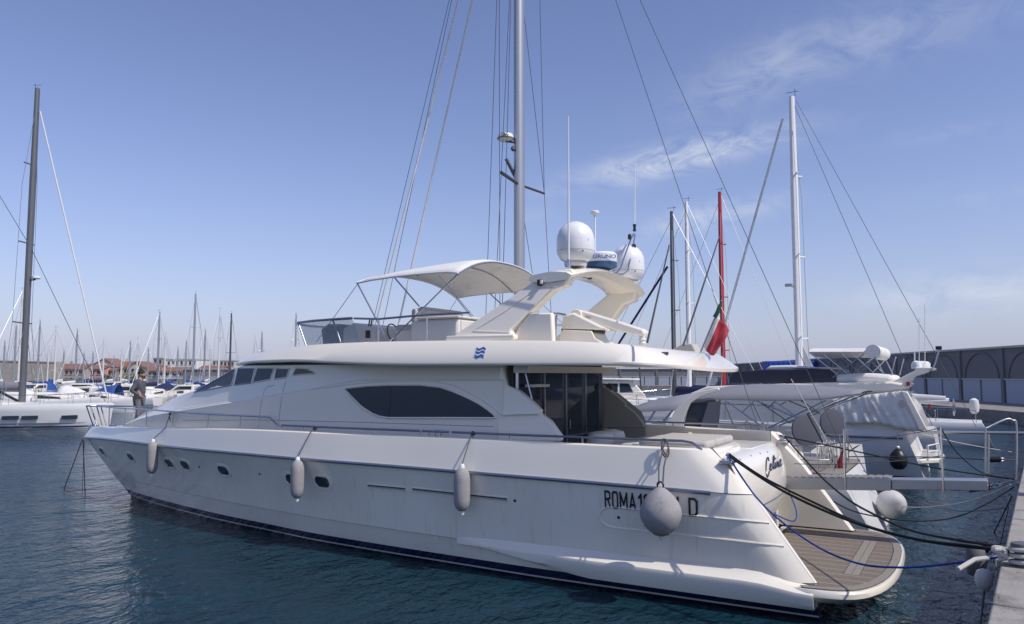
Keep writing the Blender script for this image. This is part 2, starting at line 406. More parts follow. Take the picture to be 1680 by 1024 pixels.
# hull paint: white above, navy boot stripe, thin white line, black antifouling
hullm = bpy.data.materials.new('hull_paint'); hullm.use_nodes = True
def _hm():
    t = hullm.node_tree; b = t.nodes['Principled BSDF']
    b.inputs['Roughness'].default_value = 0.14; b.inputs['Coat Weight'].default_value = 0.5; b.inputs['Coat Roughness'].default_value = 0.06
    tc = t.nodes.new('ShaderNodeTexCoord'); sp = t.nodes.new('ShaderNodeSeparateXYZ'); t.links.new(tc.outputs['Object'], sp.inputs[0])
    mr = t.nodes.new('ShaderNodeMapRange'); mr.inputs['From Min'].default_value = -0.3; mr.inputs['From Max'].default_value = 0.7
    t.links.new(sp.outputs['Z'], mr.inputs['Value'])
    cr = t.nodes.new('ShaderNodeValToRGB'); e = cr.color_ramp; e.interpolation = 'CONSTANT'
    e.elements[0].position = 0; e.elements[0].color = (0.012, 0.012, 0.015, 1)
    e.elements[1].position = 0.345; e.elements[1].color = (0.6, 0.6, 0.6, 1)
    x = e.elements.new(0.375); x.color = (0.010, 0.016, 0.055, 1)
    x = e.elements.new(0.50); x.color = (0.90, 0.845, 0.735, 1)
    t.links.new(mr.outputs[0], cr.inputs[0])
    no = t.nodes.new('ShaderNodeTexNoise'); no.inputs['Scale'].default_value = 1.2; no.inputs['Detail'].default_value = 8
    mp = t.nodes.new('ShaderNodeMapping'); mp.inputs['Scale'].default_value = (1, 1, .25)
    t.links.new(tc.outputs['Object'], mp.inputs[0]); t.links.new(mp.outputs[0], no.inputs['Vector'])
    mx = t.nodes.new('ShaderNodeMix'); mx.data_type = 'RGBA'; mx.blend_type = 'MULTIPLY'
    r2 = t.nodes.new('ShaderNodeValToRGB'); r2.color_ramp.elements[0].position = 0.3; r2.color_ramp.elements[0].color = (.95, .945, .93, 1)
    r2.color_ramp.elements[1].position = 0.6
    t.links.new(no.outputs['Fac'], r2.inputs[0]); mx.inputs['Factor'].default_value = 1
    t.links.new(cr.outputs[0], mx.inputs['A']); t.links.new(r2.outputs[0], mx.inputs['B']); 
    # rain and salt streaks running down the topsides
    mp2 = t.nodes.new('ShaderNodeMapping'); mp2.inputs['Scale'].default_value = (5, 5, .35); t.links.new(tc.outputs['Object'], mp2.inputs[0])
    n2 = t.nodes.new('ShaderNodeTexNoise'); n2.inputs['Scale'].default_value = 2.2; n2.inputs['Detail'].default_value = 5; t.links.new(mp2.outputs[0], n2.inputs['Vector'])
    r3 = t.nodes.new('ShaderNodeValToRGB'); r3.color_ramp.elements[0].position = .56; r3.color_ramp.elements[0].color = (1, 1, 1, 1); r3.color_ramp.elements[1].position = .78; r3.color_ramp.elements[1].color = (.87, .85, .80, 1)
    t.links.new(n2.outputs['Fac'], r3.inputs[0])
    m3 = t.nodes.new('ShaderNodeMix'); m3.data_type = 'RGBA'; m3.blend_type = 'MULTIPLY'; m3.inputs['Factor'].default_value = 1
    t.links.new(mx.outputs['Result'], m3.inputs['A']); t.links.new(r3.outputs[0], m3.inputs['B']); t.links.new(m3.outputs['Result'], b.inputs['Base Color'])
    # the mould is never perfectly fair: very long, shallow waves
    nw = t.nodes.new('ShaderNodeTexNoise'); nw.inputs['Scale'].default_value = 1.1; nw.inputs['Detail'].default_value = 1; t.links.new(tc.outputs['Object'], nw.inputs['Vector'])
    bw = t.nodes.new('ShaderNodeBump'); bw.inputs['Strength'].default_value = .35; bw.inputs['Distance'].default_value = .03
    t.links.new(nw.outputs['Fac'], bw.inputs['Height']); t.links.new(bw.outputs[0], b.inputs['Coat Normal'])
_hm()
def line(pts):                                   # pts (s, b, z); returns f(t) -> (b, s, z)
    fb = interp([(p[0], p[1]) for p in pts]); fz = interp([(p[0], p[2]) for p in pts])
    s0, s1 = pts[0][0], pts[-1][0]
    def f(t): s = s0 + (s1 - s0) * t; return (fb(s), s, fz(s))
    f.b = fb; f.z = fz; f.s0 = s0; f.s1 = s1
    return f
l_rub = line([(2.84, 2.376, 1.70), (3.46, 2.453, 1.72), (5.15, 2.520, 1.75), (7.27, 2.549, 1.77), (10.63, 2.549, 1.79), (13.67, 2.367, 1.79), (16.8, 1.828, 1.75), (19.15, 1.274, 1.73), (21.5, 0.608, 1.68), (22.8, 0.235, 1.63), (23.38, 0.000, 1.61)])
l_dk = line([(3.45, 2.316, 2.36), (4.53, 2.393, 2.36), (7.34, 2.441, 2.36), (10.74, 2.441, 2.34), (13.15, 2.316, 2.32), (16.76, 1.737, 2.2), (19.1, 1.176, 2.11), (21.3, 0.549, 2.02), (22.5, 0.216, 1.96), (23.06, 0.000, 1.93)])
l_chl = line([(1.98, 2.36, .5), (7.85, 2.33, .53), (11, 2.17, .54), (14.55, 1.72, .55), (18, 1.0, .54), (20.5, .36, .52), (21.75, 0, .5)])
l_chu = line([(1.99, 2.39, .52), (7.85, 2.37, .55), (11, 2.21, .56), (14.55, 1.76, .57), (18, 1.03, .56), (20.5, .38, .54), (21.8, 0, .52)])
l_wl = line([(1.95, 2.26, 0), (3.94, 2.28, 0), (6.27, 2.28, 0), (7.98, 2.2, 0), (11.65, 1.98, 0), (13.9, 1.65, 0), (15.26, 1.45, 0), (17.28, 1.05, 0), (19.72, .42, 0), (21.0, 0, 0)])
l_wlo = line([(2.0, 2.1, -.35), (8, 2.0, -.35), (14, 1.3, -.35), (18, .6, -.35), (20.3, 0, -.35)])
l_kl = line([(2.1, .02, -.8), (10, .02, -.8), (17, .02, -.75), (19.6, 0.0, -.5)])
def mixl(f, g, k, flare=0.0):
    def h(t):
        a, b = f(t), g(t); fl = flare * t * t * (1 - t) * 4
        return (max(0, a[0] + (b[0] - a[0]) * k - fl), a[1] + (b[1] - a[1]) * k, a[2] + (b[2] - a[2]) * k)
    return h
hlines = [l_kl, l_wlo, l_wl, mixl(l_wl, l_chl, .5), l_chl, l_chu, mixl(l_chu, l_rub, .25, .10), mixl(l_chu, l_rub, .5, .14), mixl(l_chu, l_rub, .75, .10), l_rub]
NT = 64
ts = sorted(set([0, .003, .006, .009, .012, .016, .02, .025] + [1 - (1 - i / NT) ** 1.15 for i in range(NT + 1)]))
def aft_round(s_, f):
    d_ = s_ - f(0)[1]; return .15 * (1 - d_ / .5) ** 2.2 if d_ < .5 and f(0)[2] > .4 else 0.0
mb = MB()
rows = []
for t in ts:
    P = [f(t) for f in hlines]
    P = [(p[0] - aft_round(p[1], f), p[1], p[2]) for p, f in zip(P, hlines)]
    rows.append([L(*p) for p in P[::-1]] + [L(-p[0], p[1], p[2]) for p in P[1:]])
mb.grid(rows)
low = rows[0][5:14]; mb.add(low, [tuple(range(len(low)))])
hull = build('hull', mb, hullm, yacht, sharp=28)
BH = bvh_of(hull)
# bulwark
mb = MB(); rows = []
def bul_row(t, sg):
    r = l_rub(t); d = l_dk(t)
    r = (r[0] - aft_round(r[1], l_rub), r[1], r[2]); d = (d[0] - aft_round(d[1], l_dk), d[1], d[2]); bi = max(0, d[0] - .13)
    q = [(r[0] + .012, r[1], r[2] + .012), (r[0] - (r[0] - d[0]) * .12 + .012, r[1] + (d[1] - r[1]) * .12, r[2] + (d[2] - r[2]) * .12),
         ((r[0] * .45 + d[0] * .55) + .012, r[1] * .45 + d[1] * .55, r[2] * .45 + d[2] * .55), (d[0] + .004, d[1], d[2] - .025), (max(0, d[0] - .03), d[1], d[2]), (bi, d[1], d[2]), (bi, d[1], d[2] - .34)]
    return [L(p[0] * sg, p[1], p[2]) for p in q]
for sg in (1, -1):
    mb.grid([bul_row(t, sg) for t in ts])
bulwark = build('bulwark', mb, gel, yacht, sharp=18)
BB = bvh_of(bulwark)
# deck
mb = MB(); rows = []
for t in ts:
    d = l_dk(t); bi = max(0, d[0] - .12)
    rows.append([L(bi * k, d[1], d[2] - .30) for k in (1, .5, 0, -.5, -1)])
mb.grid([r for r in rows if r[0].y > 7.2])
build('deck', mb, teak2, yacht)
mb = MB().box(L(0, 5.4, 1.72), (4.8, 4.2, .06)); build('cockpit_floor', mb, teak2, yacht)
# stern wings
E = [l_dk(0)] + [h(0) for h in hlines[:4:-1]]
E[0] = (E[0][0] + .004, E[0][1], E[0][2])
E = [(e_[0] - .15, e_[1], e_[2]) for e_ in E]
prof = [(.006, .002), (-.02, -.012), (-.045, -.015), (-.08, .0), (-.115, .04), (-.13, .2), (-.13, 1.4)]
for sg in (1, -1):
    mb = MB(); rows = []
    for (b, s, z) in E:
        rows.append([L((b + o[0]) * sg, s + o[1], z) for o in prof])
    mb.grid(rows)
    top = rows[0]; mb.add(top, [tuple(range(len(top)))])
    build('stern_wing', mb, gel, yacht, sharp=30)
# side recess moulding near the stern (rounded at its front end)
def on_hull(x, y, off=0.0, bv=None):
    p, n = hit(bv or BH, x, y)
    return p + n * off
def hullstrip(pp, r, name, m, n=6):
    pts = []
    for i in range(len(pp) - 1):
        for k in range(4):
            x = pp[i][0] + (pp[i + 1][0] - pp[i][0]) * k / 4; y = pp[i][1] + (pp[i + 1][1] - pp[i][1]) * k / 4
            q, nn = hit(BH, x, y)
            if q is not None: pts.append(q + nn * r * .2)
    q, nn = hit(BH, *pp[-1]); pts.append(q + nn * r * .2) if q is not None else None
    return build(name, MB().tube(pts, r, n), m, yacht)
hullstrip([(1262, 858), (1180, 850), (1080, 840), (1010, 832), (996, 832), (987, 837), (983, 846), (987, 856), (997, 863), (1010, 866), (1080, 873), (1180, 884), (1286, 896)], .016, 'recess_moulding', gel)
# stern sponson ledge
mb = MB(); rows = []
for i in range(26):
    s = 1.98 + (8.1 - 1.98) * i / 25
    k = min(1.0, (8.1 - s) / 2.6) ** 1.1
    b = l_chu.b(max(s, 2.0)); e = .17 * k
    kb = min(1, max(0, (s - 2.0) / .9)); kb = kb * kb * (3 - 2 * kb); zt = .475 + .085 * kb
    zl = .20 + (1 - k) * (zt - .27)
    rows.append([L(b - .06, s, zt + .01 + .15 * kb), L(b + e * .12, s, zt + .005 + .05 * kb), L(b + e * .5, s, zt - .005), L(b + e * .95, s, zt - .06), L(b + e, s, zt - .10), L(b + e * .9, s, max(zl + .02, zt - .22)), L(b + e * .7 - .02, s, zl), L(b - .15, s, zl - .03)])
for sg in (1, -1):
    rr = rows if sg == 1 else [[Vector((2 * XC - p.x, p.y, p.z)) for p in r] for r in rows]
    build('stern_sponson', MB().grid(rr, cap0=True), gel, yacht, sharp=30)
# swim platform
platf_s = interp([(0, 1.0), (.8, 1.02), (1.6, 1.12), (2.1, 1.28), (2.35, 1.45), (2.48, 1.7), (2.53, 2.05)])
def plat_outline(inset=0.0):
    bs = [-2.53, -2.51, -2.48, -2.43, -2.35, -2.24, -2.1, -1.85, -1.6, -1.2, -.8, -.4, 0, .4, .8, 1.2, 1.6, 1.85, 2.1, 2.24, 2.35, 2.43, 2.48, 2.51, 2.53]
    sc = (2.53 - inset) / 2.53
    return [(b * sc, platf_s(abs(b)) + inset) for b in bs]
mb = MB(); o = plat_outline(); oi = plat_outline(.03)
rows = []
for (ol, z) in ((plat_outline(.10), .30), (oi, .37), (o, .39), (o, .455), (plat_outline(.02), .485)):
    rows.append([L(b, s, z) for b, s in ol] + [L(2.3, 3.3, z), L(-2.3, 3.3, z)])
mb.grid(rows, closed=True, cap0=True, cap1=True)
plat = build('swim_platform', mb, gel, yacht, sharp=40)
# teak planks, one object each, sharing the look
mb = MB(); po = plat_outline(.05)
mb.add([L(b, s, .489) for b, s in po] + [L(2.16, 3.2, .489), L(-2.16, 3.2, .489)], [tuple(range(len(po) + 2))])
build('caulking', mb, caulk, plat)
k = 0; b = -2.31; pmesh = {}
while b < 2.32:
    sa = platf_s(min(2.5, abs(b) + .03)) + .19; sf = 3.1 if abs(b) < 2.1 else 1.96
    segs = [(sa, 1.50), (1.735, sf)] if abs(b) < 1.35 else [(sa, sf)]
    for a, c in segs:
        if c - a > .06:
            build('plank', MB().box(L(b, (a + c) / 2, .493), (.058, c - a, .012)), teak if (k * 7) % 5 else teak2, plat)
    k += 1; b += .0625
for s in (1.56, 1.67):
    build('plank', MB().box(L(0, s, .496), (2.78, .1, .012)), teak2, plat)
om, im = plat_outline(.06), plat_outline(.17)
for i in range(len(om) - 1):
    build('margin_board', MB().prism([L(om[i][0], om[i][1], .490), L(om[i + 1][0] - .004, om[i + 1][1], .490), L(im[i + 1][0] - .004, im[i + 1][1], .490), L(im[i][0], im[i][1], .490)], (0, 0, .011)), teak2, plat)
# transom door with bulge
mb = MB(); rows = []
zz = [.50, .75, 1.0, 1.02, 1.25, 1.5, 1.75, 2.0, 2.1, 2.17, 2.2, 2.21]
ss = [3.45, 3.30, 3.20, 3.12, 3.02, 2.97, 2.98, 3.05, 3.10, 3.18, 3.32, 3.7]
bb = [2.22, 1.85, 1.4, 1.0, .5, 0, -.5, -.9, -1.2, -1.36, -1.45, -1.48]
bo = [.06, .04, .02, 0, -.02, -.03, -.02, .0, .04, .13, .32, .75]
for z, s in zip(zz, ss): rows.append([L(b, s + o, z) for b, o in zip(bb, bo)])
tr = build('transom_door', MB().grid(rows), gel, yacht, sharp=40)
build('door_seam', MB().tube([L(b, 2.985 + o, 1.36 + .0) for b, o in zip(bb[:-3], bo[:-3])], .007, 5), rubsteel, tr)
BT = bvh_of(tr)
mb = MB().box(L(0, 3.42, 1.3), (4.2, .12, 1.64)); build('transom_wall', mb, gel2, yacht)
# name in script on the transom
def script(strokes, x0, y0, sx, sy, name, r=.011):
    mb = MB()
    for st in strokes:
        pts = []
        for (u, v) in smooth_path([(q[0], q[1], 0) for q in st], 5) and [(w.x, w.y) for w in smooth_path([(q[0], q[1], 0) for q in st], 5)]:
            q, n = hit(BT, x0 + u * sx + v * .0, y0 - v * sy - u * sx * .42)
            if q is not None: pts.append(q + n * .012)
        if len(pts) > 1: mb.tube(pts, r, 6)
    return build(name, mb, navy, tr)
cel = [[(.17, .78), (.13, 1.02), (.05, .98), (.0, .6), (.0, .15), (.05, -.2), (.12, -.25), (.2, .05)],
       [(.2, .2), (.3, .33), (.32, .5), (.27, .52), (.24, .35), (.27, .12), (.34, .1), (.42, .3)],
       [(.42, .3), (.5, .75), (.49, .98), (.45, .9), (.44, .4), (.47, .12), (.53, .2), (.57, .48)],
       [(.57, .48), (.56, .2), (.6, .1), (.66, .3), (.68, .47), (.68, .12)], [(.57, .72), (.575, .78)],
       [(.68, .3), (.73, .48), (.77, .42), (.77, .15), (.82, .1), (.87, .25), (.93, .42), (.92, .54), (.88, .5), (.88, .2), (.93, .1), (1.0, .22)]]
script(cel, 1256, 777, 26, 24, 'name_lettering')
# small deck lights in the transom
for x, y in ((1214, 754), (1232, 748), (1247, 744), (1259, 742)):
    q, n = hit(BT, x, y)
    if q is not None: build('courtesy_light', MB().lathe([(.018, 0), (.018, .006), (.01, .01)], q, 10, n.to_track_quat('Z', 'Y').to_matrix()), steel, yacht)
# sunpad and aft cockpit seat
build('sunpad_base', MB().box(L(1.12, 4.1, 2.16), (1.75, 1.2, .30)), gel, yacht, bevel=.06)
for b in (1.62, 1.05, .5): build('sunpad_cushion', MB().box(L(b, 4.2, 2.37), (.54, 1.15, .13)), cush, yacht, bevel=.05)
build('transom_shelf', MB().box(L(-.6, 3.95, 2.15), (1.7, 1.3, .12)), gel, yacht, bevel=.03)
build('seat_base', MB().box(L(.2, 5.1, 1.98), (3.4, .55, .5)), gel2, yacht, bevel=.03)
build('seat_cushion', MB().box(L(.2, 5.1, 2.28), (3.2, .5, .12)), cush, yacht, bevel=.05)
build('coaming_slot', MB().prism([at_x(x, y, 16.55) for x, y in ((1206, 722), (1252, 722), (1257, 728), (1206, 727))], (.02, 0, 0)), blk, yacht)
build('inner_coaming', MB().prism([L(-2.18, s_, z_) for s_, z_ in ((3.0, 2.0), (3.35, 2.34), (6.5, 2.42), (6.5, 1.75), (3.0, 1.75))], (.2, 0, 0)), gel, yacht, bevel=.03)
for b in (.9, .35): build('cockpit_chair', MB().lathe([(.02, 0), (.24, .04), (.27, .25), (.22, .42), (.06, .46)], L(b, 5.9, 2.0), 16), gel2, yacht)
# cleats at the stern corner
def cleat(p, parent, along=Vector((0, 1, 0)), k=1.0):
    mb = MB(); p = Vector(p); a = along
    mb.tube([p - a * .13 * k + Vector((0, 0, .075 * k)), p - a * .06 * k + Vector((0, 0, .085 * k)), p + a * .06 * k + Vector((0, 0, .085 * k)), p + a * .13 * k + Vector((0, 0, .075 * k))], [.011 * k, .018 * k, .018 * k, .011 * k], 8)
    for q in (-.05, .05): mb.tube([p + a * q * k, p + a * q * k + Vector((0, 0, .085 * k))], .015 * k, 8)
    return build('cleat', mb, steel, parent)
CLP = L(2.16, 3.22, 2.2); CLS = L(-2.16, 3.22, 2.2)
for q in (CLP, CLS):
    cleat(q, yacht, Vector((1, 0, 0))); build('fairlead', MB().box(q + Vector((0, 0, -.03)), (.34, .2, .05)), steel, yacht, bevel=.01)
for x in (257,): cleat(on_hull(x, 701, 0, BB) + Vector((.1, 0, .02)), yacht)
cleat(L(l_dk.b(9.0) - .08, 8.55, l_dk.z(9) + .0), yacht, k=1.2)

# house --------------------------------------------------------------------------------
h_b0 = interp([(6.9, 2.1), (11, 2.1), (12.65, 2.06), (14.5, 1.92), (16, 1.70), (17.3, 1.48), (19, 1.05), (20.5, .55), (21.2, .25), (21.6, 0)])
h_b1 = interp([(6.9, 1.97), (12, 1.97), (13.4, 1.83), (14.8, 1.66), (16.6, 1.40), (17.3, 1.2), (19, .75), (20.5, .32), (21.2, .12), (21.6, 0)])
h_zc = interp([(6.9, 3.42), (10.6, 3.40), (11.3, 3.33), (12.65, 3.13), (14.5, 2.91), (17.3, 2.60), (19, 2.40), (20.5, 2.16), (21.6, 1.95)])
h_zt = interp([(6.9, 3.76), (14.4, 3.76), (15.0, 3.66), (16.5, 3.16), (17.2, 3.06), (18.7, 2.73), (19.7, 2.49), (20.7, 2.2), (21.6, 1.9)])
def hsec(s):
    b0, b1, zc_, zt = h_b0(s), h_b1(s), h_zc(s), h_zt(s); zd = l_dk.z(s) - .32
    zc_ = min(zc_, zt - .02)
    P = [(b0, zd), (b0, (zd + zc_) / 2), (b0 - .005, zc_ - .03), (b0 - .05 * min(1, b0), zc_), ((b0 + b1) / 2 - .02 * b0, (zc_ + zt) / 2 - .02), (b1, zt - .05), (b1 * .92, zt - .005), (b1 * .6, zt + .03), (0, zt + .05)]
    return [L(b, s, z) for b, z in P] + [L(-b, s, z) for b, z in P[-2::-1]]
hs = [7.3 + i * .25 for i in range(58)]
hs = [s for s in hs if s < 21.55] + [21.6]
house = build('cabin', MB().grid([hsec(s) for s in hs], cap0=True), gel, yacht, sharp=22)
BC = bvh_of(house)
def pane_on(bv, px, name, m, parent, off=.012, th=.02, frame=None, fr=.016):
    pts = []
    for x, y in px:
        q, n = hit(bv, x, y)
        if q is None: continue
        pts.append(q + n * off)
    nrm = Vector((0, 0, 0))
    for i in range(len(pts)): nrm += pts[i].cross(pts[(i + 1) % len(pts)])
    nrm.normalize()
    if nrm.dot(ray(*px[0])) > 0: nrm = -nrm
    o = build(name, MB().prism(pts, -nrm * th), m, parent, sharp=30)
    if frame:
        build('frame', MB().tube(pts + pts[:2], fr, 6, caps=False), frame, o)
    return o
for px in ([(319, 644), (352, 625), (387, 605), (381, 632), (350, 638)], [(391, 605), (419, 605), (413.5, 628.5), (385, 632)], [(423, 604), (450, 604), (444, 623), (416, 628)], [(454, 604.5), (475, 605), (470.6, 619.5), (451, 622.5)], [(487, 604), (504, 605), (512, 609), (517, 613), (481, 616)]):
    pane_on(BC, px, 'side_window', glass, yacht, frame=steel if px[0][0] < 330 or px[0][0] == 391 else gel, fr=.014)
win = [(567, 637), (603, 633), (638, 631.5), (691, 631.5), (723, 635), (741, 641), (758, 648), (774, 655.5), (788, 663), (798, 670), (806, 676), (812, 681), (813, 685), (809.5, 686), (743.6, 685.7), (680, 685.7), (638, 685.7), (624, 683.5), (612, 679), (600, 671.5), (591, 664.6), (576.7, 650)]
pane_on(BC, win, 'saloon_window', glass, yacht, off=.014, th=.03, frame=gel, fr=.02)
mbx = [on_hull(x, y, .016, BC) for x, y in ((640, 632), (643, 645), (641, 665), (637, 685))]
build('window_joint', MB().tube(mbx, .008, 5), blk, yacht)
# windshield panes
for b0_, b1_ in ((1.22, .44), (.40, -.40), (-.44, -1.22)):
    rows = []
    for s in (15.05, 15.5, 16.0, 16.4):
        zt = h_zt(s); r = []
        for k in range(5):
            b = b0_ + (b1_ - b0_) * k / 4; b *= h_b1(s) / 1.5
            r.append(L(b, s, zt + .05 - .045 * (abs(b) / (h_b1(s))) ** 2 + .015))
        rows.append(r)
    build('windshield_pane', MB().grid(rows), glass, yacht, solid=.012)
# styling seams on the cabin side
for px in ([(424, 702), (428, 665), (434, 640), (440, 634), (452, 632)], [(456, 702), (461, 660), (466, 634), (471, 622)], [(300, 690), (420, 689), (560, 692), (720, 697), (870, 702)]):
    pts = []
    for i in range(len(px) - 1):
        for k in range(5):
            q, n = hit(BC, px[i][0] + (px[i + 1][0] - px[i][0]) * k / 5, px[i][1] + (px[i + 1][1] - px[i][1]) * k / 5)
            if q is not None: pts.append(q)
    build('seam', MB().tube(pts, .007, 5), greyp, yacht)
# raised brow line above the window
pts = []
for x, y in smooth_path([(484, 641, 0), (540, 636, 0), (600, 622, 0), (680, 614, 0), (760, 618, 0), (830, 634, 0)], 6) and [(w.x, w.y) for w in smooth_path([(300, 671, 0), (393, 657, 0), (484, 642, 0), (560, 632, 0), (610, 627, 0), (690, 625, 0), (740, 631, 0), (790, 655, 0), (825, 681, 0)], 8)]:
    q, n = hit(BC, x, y)
    if q is not None: pts.append(q - n * .006)
build('brow_moulding', MB().tube(pts, .02, 8), gel, yacht)
# side panels that run aft from the cabin
sp = [(818, 590), (823, 598), (831.6, 632), (851, 641), (874, 660), (888, 673.6), (886, 678), (903, 690), (921, 714), (922, 724), (818, 724)]
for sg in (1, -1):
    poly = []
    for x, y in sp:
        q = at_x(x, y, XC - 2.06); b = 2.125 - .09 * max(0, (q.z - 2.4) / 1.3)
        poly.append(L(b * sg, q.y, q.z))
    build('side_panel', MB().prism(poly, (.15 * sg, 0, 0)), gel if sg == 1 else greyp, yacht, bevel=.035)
build('panel_ridge', MB().tube([at_x(x, y, XC - 2.13) for x, y in ((824, 681), (850, 679.5), (884, 679))], .018, 6), gel, yacht)
# starboard inner panel moulding and speaker
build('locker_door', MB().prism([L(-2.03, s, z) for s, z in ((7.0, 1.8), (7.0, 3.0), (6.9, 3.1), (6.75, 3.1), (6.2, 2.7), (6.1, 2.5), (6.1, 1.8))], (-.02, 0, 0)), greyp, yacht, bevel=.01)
build('speaker', MB().lathe([(.09, 0), (.09, .03), (.07, .04)], L(-2.03, 6.95, 3.22), 20, Matrix.Rotation(R(-90), 3, 'Y')), rub, yacht)
# aft saloon bulkhead: frame, glass doors
bk = 7.05
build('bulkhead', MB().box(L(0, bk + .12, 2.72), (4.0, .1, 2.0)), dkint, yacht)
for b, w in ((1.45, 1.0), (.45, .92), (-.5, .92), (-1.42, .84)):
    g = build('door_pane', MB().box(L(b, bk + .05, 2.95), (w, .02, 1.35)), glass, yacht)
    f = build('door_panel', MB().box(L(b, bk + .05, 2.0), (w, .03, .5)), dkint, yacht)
for b in (1.96, .92, -.03, -.97, -1.85): build('door_frame', MB().box(L(b, bk + .02, 2.7), (.03, .05, 1.95)), steel, yacht)
build('door_rail', MB().box(L(0, bk + .02, 2.26), (3.9, .05, .03)), steel, yacht)
build('door_handle', MB().box(L(-.12, bk - .02, 2.5), (.03, .04, .2)), steel, yacht)
build('ceiling_beam', MB().box(L(0, bk - .1, 3.60), (4.1, .3, .13)), gel2, yacht)
# stair up to the flybridge
build('grab_shelf', MB().box(L(1.5, 6.9, 3.3), (.6, .2, .05)), gel2, yacht)
build('stair_rail', MB().tube([at_x(860, 604, XC - 1.9), at_x(874, 660, XC - 1.9)], .018, 8), steel, yacht)
build('stair_rail', MB().tube([at_x(841, 610, XC - 1.2), at_x(852, 650, XC - 1.2)], .018, 8), steel, yacht)

# flybridge overhang -------------------------------------------------------------------
f_low = [(15.7, 0, 3.76), (15.62, .5, 3.76), (15.45, .95, 3.76), (15.05, 1.48, 3.75), (14.0, 1.9, 3.79), (12.4, 2.25, 3.80), (10.8, 2.43, 3.75), (9.3, 2.5, 3.71), (7.7, 2.5, 3.70), (6.1, 2.5, 3.69), (5.2, 2.5, 3.68), (4.66, 2.46, 3.67), (4.40, 2.32, 3.655), (4.13, 2.0, 3.635), (3.94, 1.5, 3.61), (3.84, .9, 3.59), (3.80, .4, 3.58), (3.79, 0, 3.58)]
f_up = [(15.6, 0, 3.80), (15.45, .42, 3.81), (15.15, .85, 3.86), (14.6, 1.3, 3.94), (13.6, 1.62, 4.06), (12.1, 1.95, 4.13), (10.7, 2.12, 4.155), (9.3, 2.22, 4.15), (7.7, 2.25, 4.13), (6.1, 2.25, 4.08), (5.3, 2.22, 4.03), (4.86, 2.1, 3.99), (4.66, 1.9, 3.965), (4.53, 1.6, 3.95), (4.43, 1.2, 3.93), (4.39, .75, 3.92), (4.36, .35, 3.92), (4.36, 0, 3.92)]
def dens(pts, k=3):
    P = smooth_path([(p[0], p[1], p[2]) for p in pts], k); return [(p.x, max(0, p.y), p.z) for p in P]
lo, upq = dens(f_low), dens(f_up)
def full(pts): return [L(b, s, z) for s, b, z in pts] + [L(-b, s, z) for s, b, z in pts[-2:0:-1]]
def mixr(k, dz=0.0, db=0.0): return [(a[0] + (c[0] - a[0]) * k, a[1] + (c[1] - a[1]) * k + db, a[2] + (c[2] - a[2]) * k + dz) for a, c in zip(lo, upq)]
def inset(pts, d, z): return [(p[0] - (d if p[0] > 14 else 0) + (d if p[0] < 4.7 else 0), max(0, p[1] - d), z if z is not None else p[2]) for p in pts]
rings = [inset(lo, .35, None), inset(lo, .22, None), [(p[0], max(0, p[1] - .03), p[2] - .03) for p in lo], lo, [(p[0], p[1], p[2] + .03) for p in lo], mixr(.35, .06), mixr(.7, .07), mixr(.92, .035), upq, inset(upq, .1, None), inset(upq, .18, 3.88)]
rings[0] = [(p[0], p[1], p[2] + .05) for p in rings[0]]; rings[1] = [(p[0], p[1], p[2] - .02) for p in rings[1]]
fly = build('flybridge_deck', MB().grid([full(r) for r in rings], closed=True, cap0=True, cap1=True), gel, yacht, sharp=35)
BF = bvh_of(fly)
# light strip lamps under the overhang
for s in (6.3, 5.6, 4.9): build('ceiling_light', MB().lathe([(.06, 0), (.06, -.015), (.04, -.02)], L(1.3, s, 3.70), 12), white, yacht)
# emblem: wavy banner of blue stripes
q0, n0 = hit(BF, 788, 579)
u = Vector((0, -1, 0)); vv = n0.cross(u).normalized()
if vv.z < 0: vv = -vv
def em(x, y, w=.006): return q0 + n0 * w + u * x + vv * y
def wave(x): return .016 * math.sin(x / .115 * PI * 1.5)
em0 = build('emblem', MB().grid([[em(-.115 + .23 * i / 12 + .0, -.1 + wave(-.115 + .23 * i / 12)) for i in range(13)], [em(-.115 + .23 * i / 12, .1 + wave(-.115 + .23 * i / 12)) for i in range(13)]]), white, yacht)
for y0, y1 in ((.055, .10), (-.015, .03), (-.10, -.045)):
    build('emblem_stripe', MB().grid([[em(-.1 + .2 * i / 12, y0 + wave(-.1 + .2 * i / 12), .010) for i in range(13)], [em(-.1 + .2 * i / 12, y1 + wave(-.1 + .2 * i / 12), .010) for i in range(13)]]), blue_em, em0)
for x, y in ((1089, 580),):
    q, n = hit(BF, x, y); build('vent', MB().box(q, (.02, .16, .05)), rub, yacht)

# flybridge windscreen, rail, console, seats
acr = mat('acrylic', (0.35, 0.42, 0.5), 0.05, var=0.02, trans=0.0, alpha=0.32)
scr = [(2.02, 10.7), (1.95, 11.3), (1.82, 12.0), (1.55, 12.7), (1.1, 13.15), (.55, 13.35), (0, 13.4)]
scr = scr + [(-b, s) for b, s in scr[-2::-1]]
for i in range(0, len(scr) - 1):
    (b0_, s0_), (b1_, s1_) = scr[i], scr[i + 1]
    def tp(b, s): return L(b * 1.0, s + .28, 4.66)
    build('windscreen_pane', MB().prism([L(b0_, s0_, 4.12), L(b1_, s1_, 4.12), tp(b1_, s1_), tp(b0_, s0_)], (0, -.008, 0)), acr, yacht)
build('windscreen_rail', MB().tube([L(b, s + .28, 4.67) for b, s in scr], .028, 8), rubsteel, yacht)
for i in (1, 3, 9, 11): build('windscreen_post', MB().tube([L(scr[i][0], scr[i][1], 4.1), L(scr[i][0], scr[i][1] + .28, 4.67)], .02, 8), rubsteel, yacht)
build('fly_rail', MB().tube([L(1.95, 10.98, 4.67), L(2.1, 10.2, 4.62), L(2.12, 9.0, 4.66), L(2.12, 8.0, 4.66)], .022, 8), steel, yacht)
